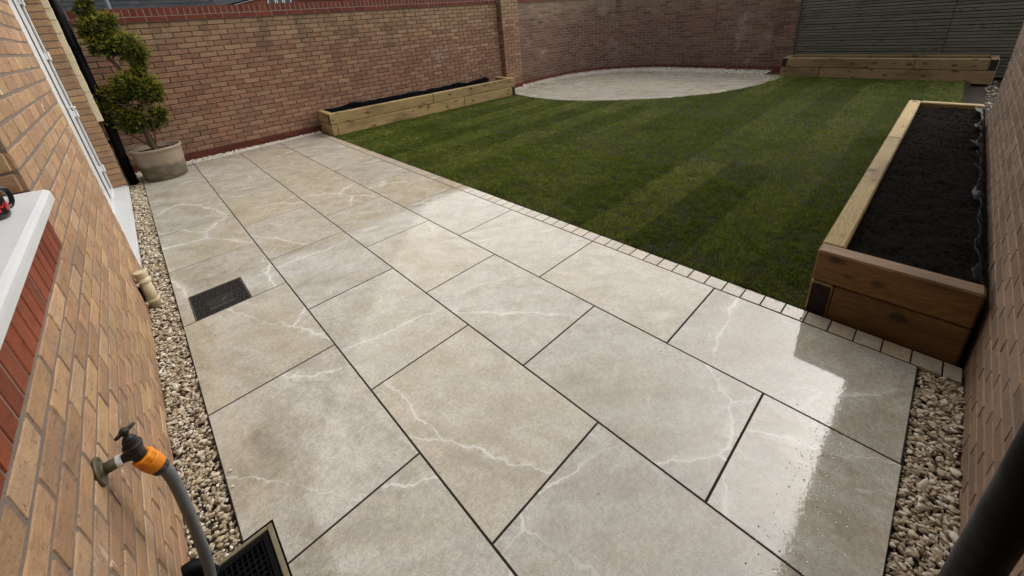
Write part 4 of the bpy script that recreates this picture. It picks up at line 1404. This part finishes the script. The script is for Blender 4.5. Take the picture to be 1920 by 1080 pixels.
bed_sheet('gravel_bed', [(-.1, -1.45), (2.50, -1.45), (2.50, ENDN-.004), (-.1, ENDN-.004)], -.031)
gravel('gravel', 'buff gravel strip between the near slabs and the garage wall', rect_sampler(.55, 2.418, -1.308, -1.168), 2900, .0114, -.014)
bed_sheet('gravel_bed', [(-.2, far_edge(0)+.003), (2.6, far_edge(2.6)+.003), (2.6, 6.95), (-.2, 6.95)], -.030)
def back_s(n):
    x = rng.uniform(-.05, 2.55, n); lo = far_edge(x)+.006; hi = WL0[1]+(x-WL0[0])*wd.y/wd.x - .004
    return np.stack([x, lo+(hi-lo)*rng.random(n)], 1)
gravel('gravel', 'pale gravel strip along the foot of the straight back wall', back_s, 3000, .0140, -.008, False, M_STONE_PALE)
def curve_s(n):
    s = rng.uniform(-.5, CL, n); u = rng.uniform(.01, .86, n)
    out = []
    for a, b in zip(s, u):
        x, y_, al, ou = cpath(max(a, 0)); x += min(a, 0)
        out.append((x+ou[0]*b, y_+ou[1]*b))
    out = np.array(out)
    return out[~point_in(rp, out[:, 0], out[:, 1])]
bed_sheet('gravel_bed', [(6.9, 6.0), (8.8, 6.0), (10.5, 4.3), (10.72, 1.58), (11.2, 1.60), (11.62, 1.66), (11.62, 4.5), (10.9, 6.2), (9.2, 6.9), (6.9, 6.9)], -.033)
gravel('gravel', 'white gravel strip between the circular patio and the curved wall', curve_s, 11000, .0185, .004, False, M_STONE_PALE)
def far_s(n): return np.stack([rng.uniform(6.9, 11.3, n), rng.uniform(-1.75, -1.40, n)], 1)
gravel('gravel', 'dark shaded gravel beyond the garage corner by the fence', far_s, 500, .02, -.072, False)
# a few stray stones kicked on to the slabs
for i, (x, y_) in enumerate(((.012, .62), (.02, .70), (2.44, -.70))):
    V, F = ST_HI[i]
    e = np.array(Euler((.3, .2, i*1.3)).to_matrix())
    link('pebble', mesh_np('pebble', (V*.0085) @ e.T, F, [M_STONE]), None, (x, y_, .0045), label=('small pale stone on the slab edge beside the house gravel', 'second small stone strayed just further along the slab edge', 'tiny stone lying by the corner of the near raised bed')[i], category='stone')

# water beads on the wet slabs
def water_mat():
    t = NT('water_bead')
    return t.bsdf((1, 1, 1), .0, .5, None, **{'Transmission Weight': 1.0, 'IOR': 1.333})
wv_ = MB()
rw = random.Random(3)
for i in range(420):
    x = rw.uniform(1.12, 1.86) if i % 3 else rw.uniform(1.45, 1.80); y_ = -.962 + rw.gauss(0, .045 if i % 4 else .11)
    r_ = rw.uniform(.0008, .0030)*(1.15 if i % 7 == 0 else .8)
    wv_.add(*lathe([(r_, 0), (r_*.92, r_*.28), (r_*.6, r_*.5), (0, r_*.6)], 8, (x, y_, .0006)))
wv_.obj('water_beads', water_mat(), None, True, kind='stuff', label='tiny water beads on the wet slabs near the right gravel', category='water')

# ------------------------------------------------------------------ lawn
LAWN = [(2.536, -.69), (6.82, -.69), (6.82, -1.22), (10.69, -1.22), (10.69, 1.65), (9.37, 1.70), (8.35, 2.07), (7.56, 2.70), (7.06, 3.40), (6.78, 3.92), (6.60, 4.46), (6.60, 5.25), (6.72, 5.90), (2.56, 6.12), (2.536, 6.12)]
link('lawn', mesh_of('lawn', [(x, y_, -.006) for x, y_ in LAWN], [tuple(range(len(LAWN)))], [M_TURFSOIL]), kind='structure')
def grass():
    g = np.random.default_rng(21)
    pts = []
    for (x0, x1, dens) in ((2.52, 4.2, 30000), (4.2, 6.5, 17000), (6.5, 10.75, 10000)):
        n = int((x1-x0)*(6.15+1.15)*dens)
        q = np.stack([g.uniform(x0, x1, n), g.uniform(-1.15, 6.15, n)], 1)
        w = np.full(n, {30000: 1.1, 17000: 1.15, 10000: 1.3}[dens])
        pts.append(np.c_[q, w])
    q = np.concatenate(pts)
    keep = point_in(LAWN, q[:, 0], q[:, 1])
    q = q[keep]
    # wobble the outer edges, skip some blades in roll seams
    row = np.floor((q[:, 1]+.07*np.sin(q[:, 0]*.7)*0 - .05)/.405).astype(int)
    fr = ((q[:, 1]-.05)/.405) % 1
    rowoff = (row*.61) % 1.0
    colm = np.floor(q[:, 0]/2.35 + rowoff*1.7).astype(int)
    cf = (q[:, 0]/2.35 + rowoff*1.7) % 1
    # lie of the turf: roll seams show more near the edges
    def vn(x, y, sc, seed):
        gg = np.random.default_rng(seed).uniform(-1, 1, (257, 257))
        X = (x*sc) % 255; Y = (y*sc) % 255
        i = X.astype(int); j = Y.astype(int); u = X-i; w = Y-j
        u = u*u*(3-2*u); w = w*w*(3-2*w)
        return (gg[i, j]*(1-u)+gg[i+1, j]*u)*(1-w) + (gg[i, j+1]*(1-u)+gg[i+1, j+1]*u)*w
    patchy = vn(q[:, 0], q[:, 1], 1.6, 1)*.6 + vn(q[:, 0], q[:, 1], 4.1, 2)*.4
    seam = ((np.minimum(fr, 1-fr)*.405 < .013) | (np.minimum(cf, 1-cf)*2.35 < .012)) & (patchy > -.04)
    keep = ~(seam & (g.random(len(q)) < .72))
    q = q[keep]; row = row[keep]; colm = colm[keep]; patchy = patchy[keep]
    n = len(q)
    h = np.abs(np.sin(row*12.9898 + colm*78.233)*43758.5453) % 1
    h = .42*(row % 2) + .58*h
    tone = np.clip(.15 + .52*h + .24*patchy + g.normal(size=n)*.07, 0, 1)
    cx_, cy_ = q[:, 0], q[:, 1]
    clump = vn(cx_, cy_, 11, 3)*.5 + vn(cx_, cy_, 27, 4)*.5
    tone = np.clip(tone + .20*vn(cx_, cy_, 17, 7) + .16*vn(cx_, cy_, 42, 8), 0, 1)
    ang = math.pi*(vn(cx_, cy_, 7, 5) + vn(cx_, cy_, 19, 6)) + g.normal(size=n)*.8
    leand = np.where(h > .5, 0.0, math.pi)                        # each roll lies one way
    lean = g.uniform(.25, 1.0, n)
    lx = np.cos(leand)*.35 + np.cos(ang)*.9; ly = np.sin(leand)*.3 + np.sin(ang)*.9
    L = g.uniform(.014, .030, n)*(1+.65*clump)
    wdt = g.uniform(.0016, .0027, n)*q[:, 2]
    a2 = g.uniform(0, 2*math.pi, n)
    sx, sy = np.cos(a2)*wdt, np.sin(a2)*wdt
    z0 = -.010
    b = np.stack([q[:, 0], q[:, 1], np.full(n, z0)], 1)
    tip = b + np.stack([lx*lean*L, ly*lean*L, L*np.sqrt(np.clip(1-.55*lean**2, .2, 1))], 1)
    V = np.stack([b - np.stack([sx, sy, 0*sx], 1), b + np.stack([sx, sy, 0*sx], 1), tip], 1).reshape(-1, 3)
    F = np.arange(3*n).reshape(-1, 3)
    me = mesh_np('grass', V, F, [M_GRASS])
    at = me.attributes.new('tone', 'FLOAT', 'POINT')
    at.data.foreach_set('value', np.repeat(tone, 3).astype(np.float32))
    link('grass', me, kind='stuff', label='freshly laid dark green turf showing faint roll stripes', category='lawn')
grass()
# clippings and grit that the laying left on the stone
gt_ = MB(); rg = random.Random(17)
for i in range(260):
    x = 2.52 - abs(rg.gauss(0, .045)); y_ = rg.uniform(-.68, 6.0); a = rg.uniform(0, 6.28); L_ = rg.uniform(.008, .024)
    c_, s_ = math.cos(a), math.sin(a)
    gt_.add([(x-s_*.0009, y_+c_*.0009, .0012), (x+s_*.0009, y_-c_*.0009, .0012), (x+c_*L_, y_+s_*L_, .0022+rg.uniform(0, .004))], [(0, 1, 2)])
go = gt_.obj('grass_clippings', M_GRASS, kind='stuff', label='loose grass clippings scattered on the edging along the lawn', category='grass')
at = go.data.attributes.new('tone', 'FLOAT', 'POINT')
at.data.foreach_set('value', np.full(len(go.data.vertices), .25, np.float32))
gr_ = MB()
for i in range(150):
    x = rg.uniform(.02, 2.4); y_ = rg.uniform(-1.1, 5.5); r_ = rg.uniform(.0008, .0026)
    gr_.add(*lathe([(r_, 0), (r_*.9, r_*.6), (0, r_*.9)], 5, (x, y_, .0004)))
gr_.obj('grit', M_GROUND, kind='stuff', label='tiny dark grit specks scattered over the patio slabs', category='grit')

# ------------------------------------------------------------------ neighbouring houses beyond the wall
M_TILE_A = tile_mat('grey_roof_tile', (.020, .022, .025), (.034, .036, .039), False)
M_TILE_R = tile_mat('red_roof_tile', (.075, .035, .03), (.11, .05, .04), True)
M_FARBRICK = brick_mat('far_red_brick', [(.20, .075, .05), (.23, .09, .06), (.18, .065, .045)], True)
n1 = thing('neighbour_house', 'neighbouring house with a grey tiled roof showing above the wall', 'house', (0, 24, 0))
pitch = math.radians(38)
roof_o = MB().add([(-9, 21.0, 2.45), (4.27, 21.0, 2.45), (4.27, 27.0, 2.45+6*math.tan(pitch)), (-9, 27.0, 2.45+6*math.tan(pitch)), (-9, 33, 2.45), (4.27, 33, 2.45)], [(0, 1, 2, 3), (3, 2, 5, 4), (1, 5, 2), (0, 3, 4)]).obj('roof', M_SLAT_BACK)
parented(roof_o, n1)
tile_v, tile_f = cbox((-.165, 0, 0), (.165, .34, .022), .004)
tile_me = mesh_of('roof_tile', tile_v, tile_f, [M_TILE_A])
tj = MB()
M_TILE_AJ = tile_mat('grey_roof_tile_far', (.020, .022, .025), (.034, .036, .039), True)
rt = random.Random(9)
for r_ in range(25):
    s_ = r_*.285
    yy, zz = 21.0 + s_*math.cos(pitch), 2.46 + s_*math.sin(pitch)
    xk = 4.12 - (.17 if r_ % 2 else 0)
    k = 0
    while xk > -8.9:
        vis = 2.9 < zz < 4.2 and xk > -3
        tilt = pitch - .055
        if vis:
            o = link('roof_tile', tile_me, None, (xk, yy, zz + rt.uniform(0, .006)), (tilt, 0, 0))
            parented(o, roof_o)
        else:
            Mx = Matrix.Translation((xk, yy, zz)) @ Matrix.Rotation(tilt, 4, 'X')
            tj.add([Mx @ Vector(p) for p in tile_v], tile_f)
        xk -= .335; k += 1
o = tj.obj('roof_tile_infill', M_TILE_AJ, None, kind='stuff'); parented(o, roof_o)
parented(MB().box((-8.6, 21.5, -.1), (4.15, 32.5, 2.5)).obj('wall', M_FARBRICK), n1)
parented(MB().add(*tube([(.775, 21.75, 2.9), (.775, 21.75, 5.2)], .075, 14)).obj('vent_pipe', M_HOSE), n1)

n2 = thing('neighbour_house', 'far red brick house with white window and dark red tiled roof', 'house', (11, 38, 0))
w = MB().add([(7.85, 35, -.1), (20, 35, -.1), (20, 35, 4.6), (12.0, 35, 5.06), (7.85, 35, 4.14), (7.85, 41, -.1), (20, 41, -.1), (20, 41, 4.6), (12.0, 41, 5.06), (7.85, 41, 4.14)],
             [(0, 1, 2, 3, 4), (9, 8, 7, 6, 5), (0, 5, 6, 1), (1, 6, 7, 2), (2, 7, 8, 3), (3, 8, 9, 4), (4, 9, 5, 0)])
parented(w.obj('wall', M_FARBRICK), n2)
parented(MB().add([(6.62, 34.75, 3.93), (12.05, 34.75, 5.13), (7.4, 43.0, 6.0), (6.55, 34.9, 3.98)], [(0, 1, 2), (0, 2, 3)]).obj('roof', M_TILE_AJ), n2)
rr_ = MB().add([(6.5, 34.70, 3.85), (12.1, 34.70, 5.09), (12.1, 34.70, 5.20), (6.5, 34.70, 3.96), (6.5, 34.82, 3.85), (12.1, 34.82, 5.09), (12.1, 34.82, 5.20), (6.5, 34.82, 3.96)], [(3,2,1,0),(4,5,6,7),(0,1,5,4),(1,2,6,5),(2,3,7,6),(3,0,4,7)])
parented(rr_.obj('verge_board', M_BLACKP), n2)
wf = MB()
for (a, b) in ((9.86, 10.42), (10.48, 10.92), (10.98, 11.5)):
    wf.box((a, 34.90, 3.2), (a+.07, 34.99, 4.75)).box((b-.07, 34.90, 3.2), (b, 34.99, 4.75)).box((a+.07, 34.90, 4.02), (b-.07, 34.99, 4.10))
wo_ = parented(wf.obj('window', M_WHITE), n2)
for (a, b) in ((9.93, 10.35), (10.55, 10.85), (11.05, 11.43)):
    parented(MB().box((a, 34.94, 3.2), (b, 34.95, 4.75)).obj('pane', M_GLASS), wo_)
rt2 = MB()
for r_ in range(12):
    yy = 33.2 + r_*.27; zz = 3.55 + r_*.20
    xk = 11.75
    while xk < 19.5:
        rt2.box((xk, yy, zz), (xk+.29, yy+.33, zz+.035))
        xk += .30
o = rt2.obj('porch_roof', M_TILE_R); parented(o, n2)
parented(MB().box((11.9, 33.4, -.1), (19.4, 34.98, 3.5)).obj('porch_wall', M_FARBRICK), n2)
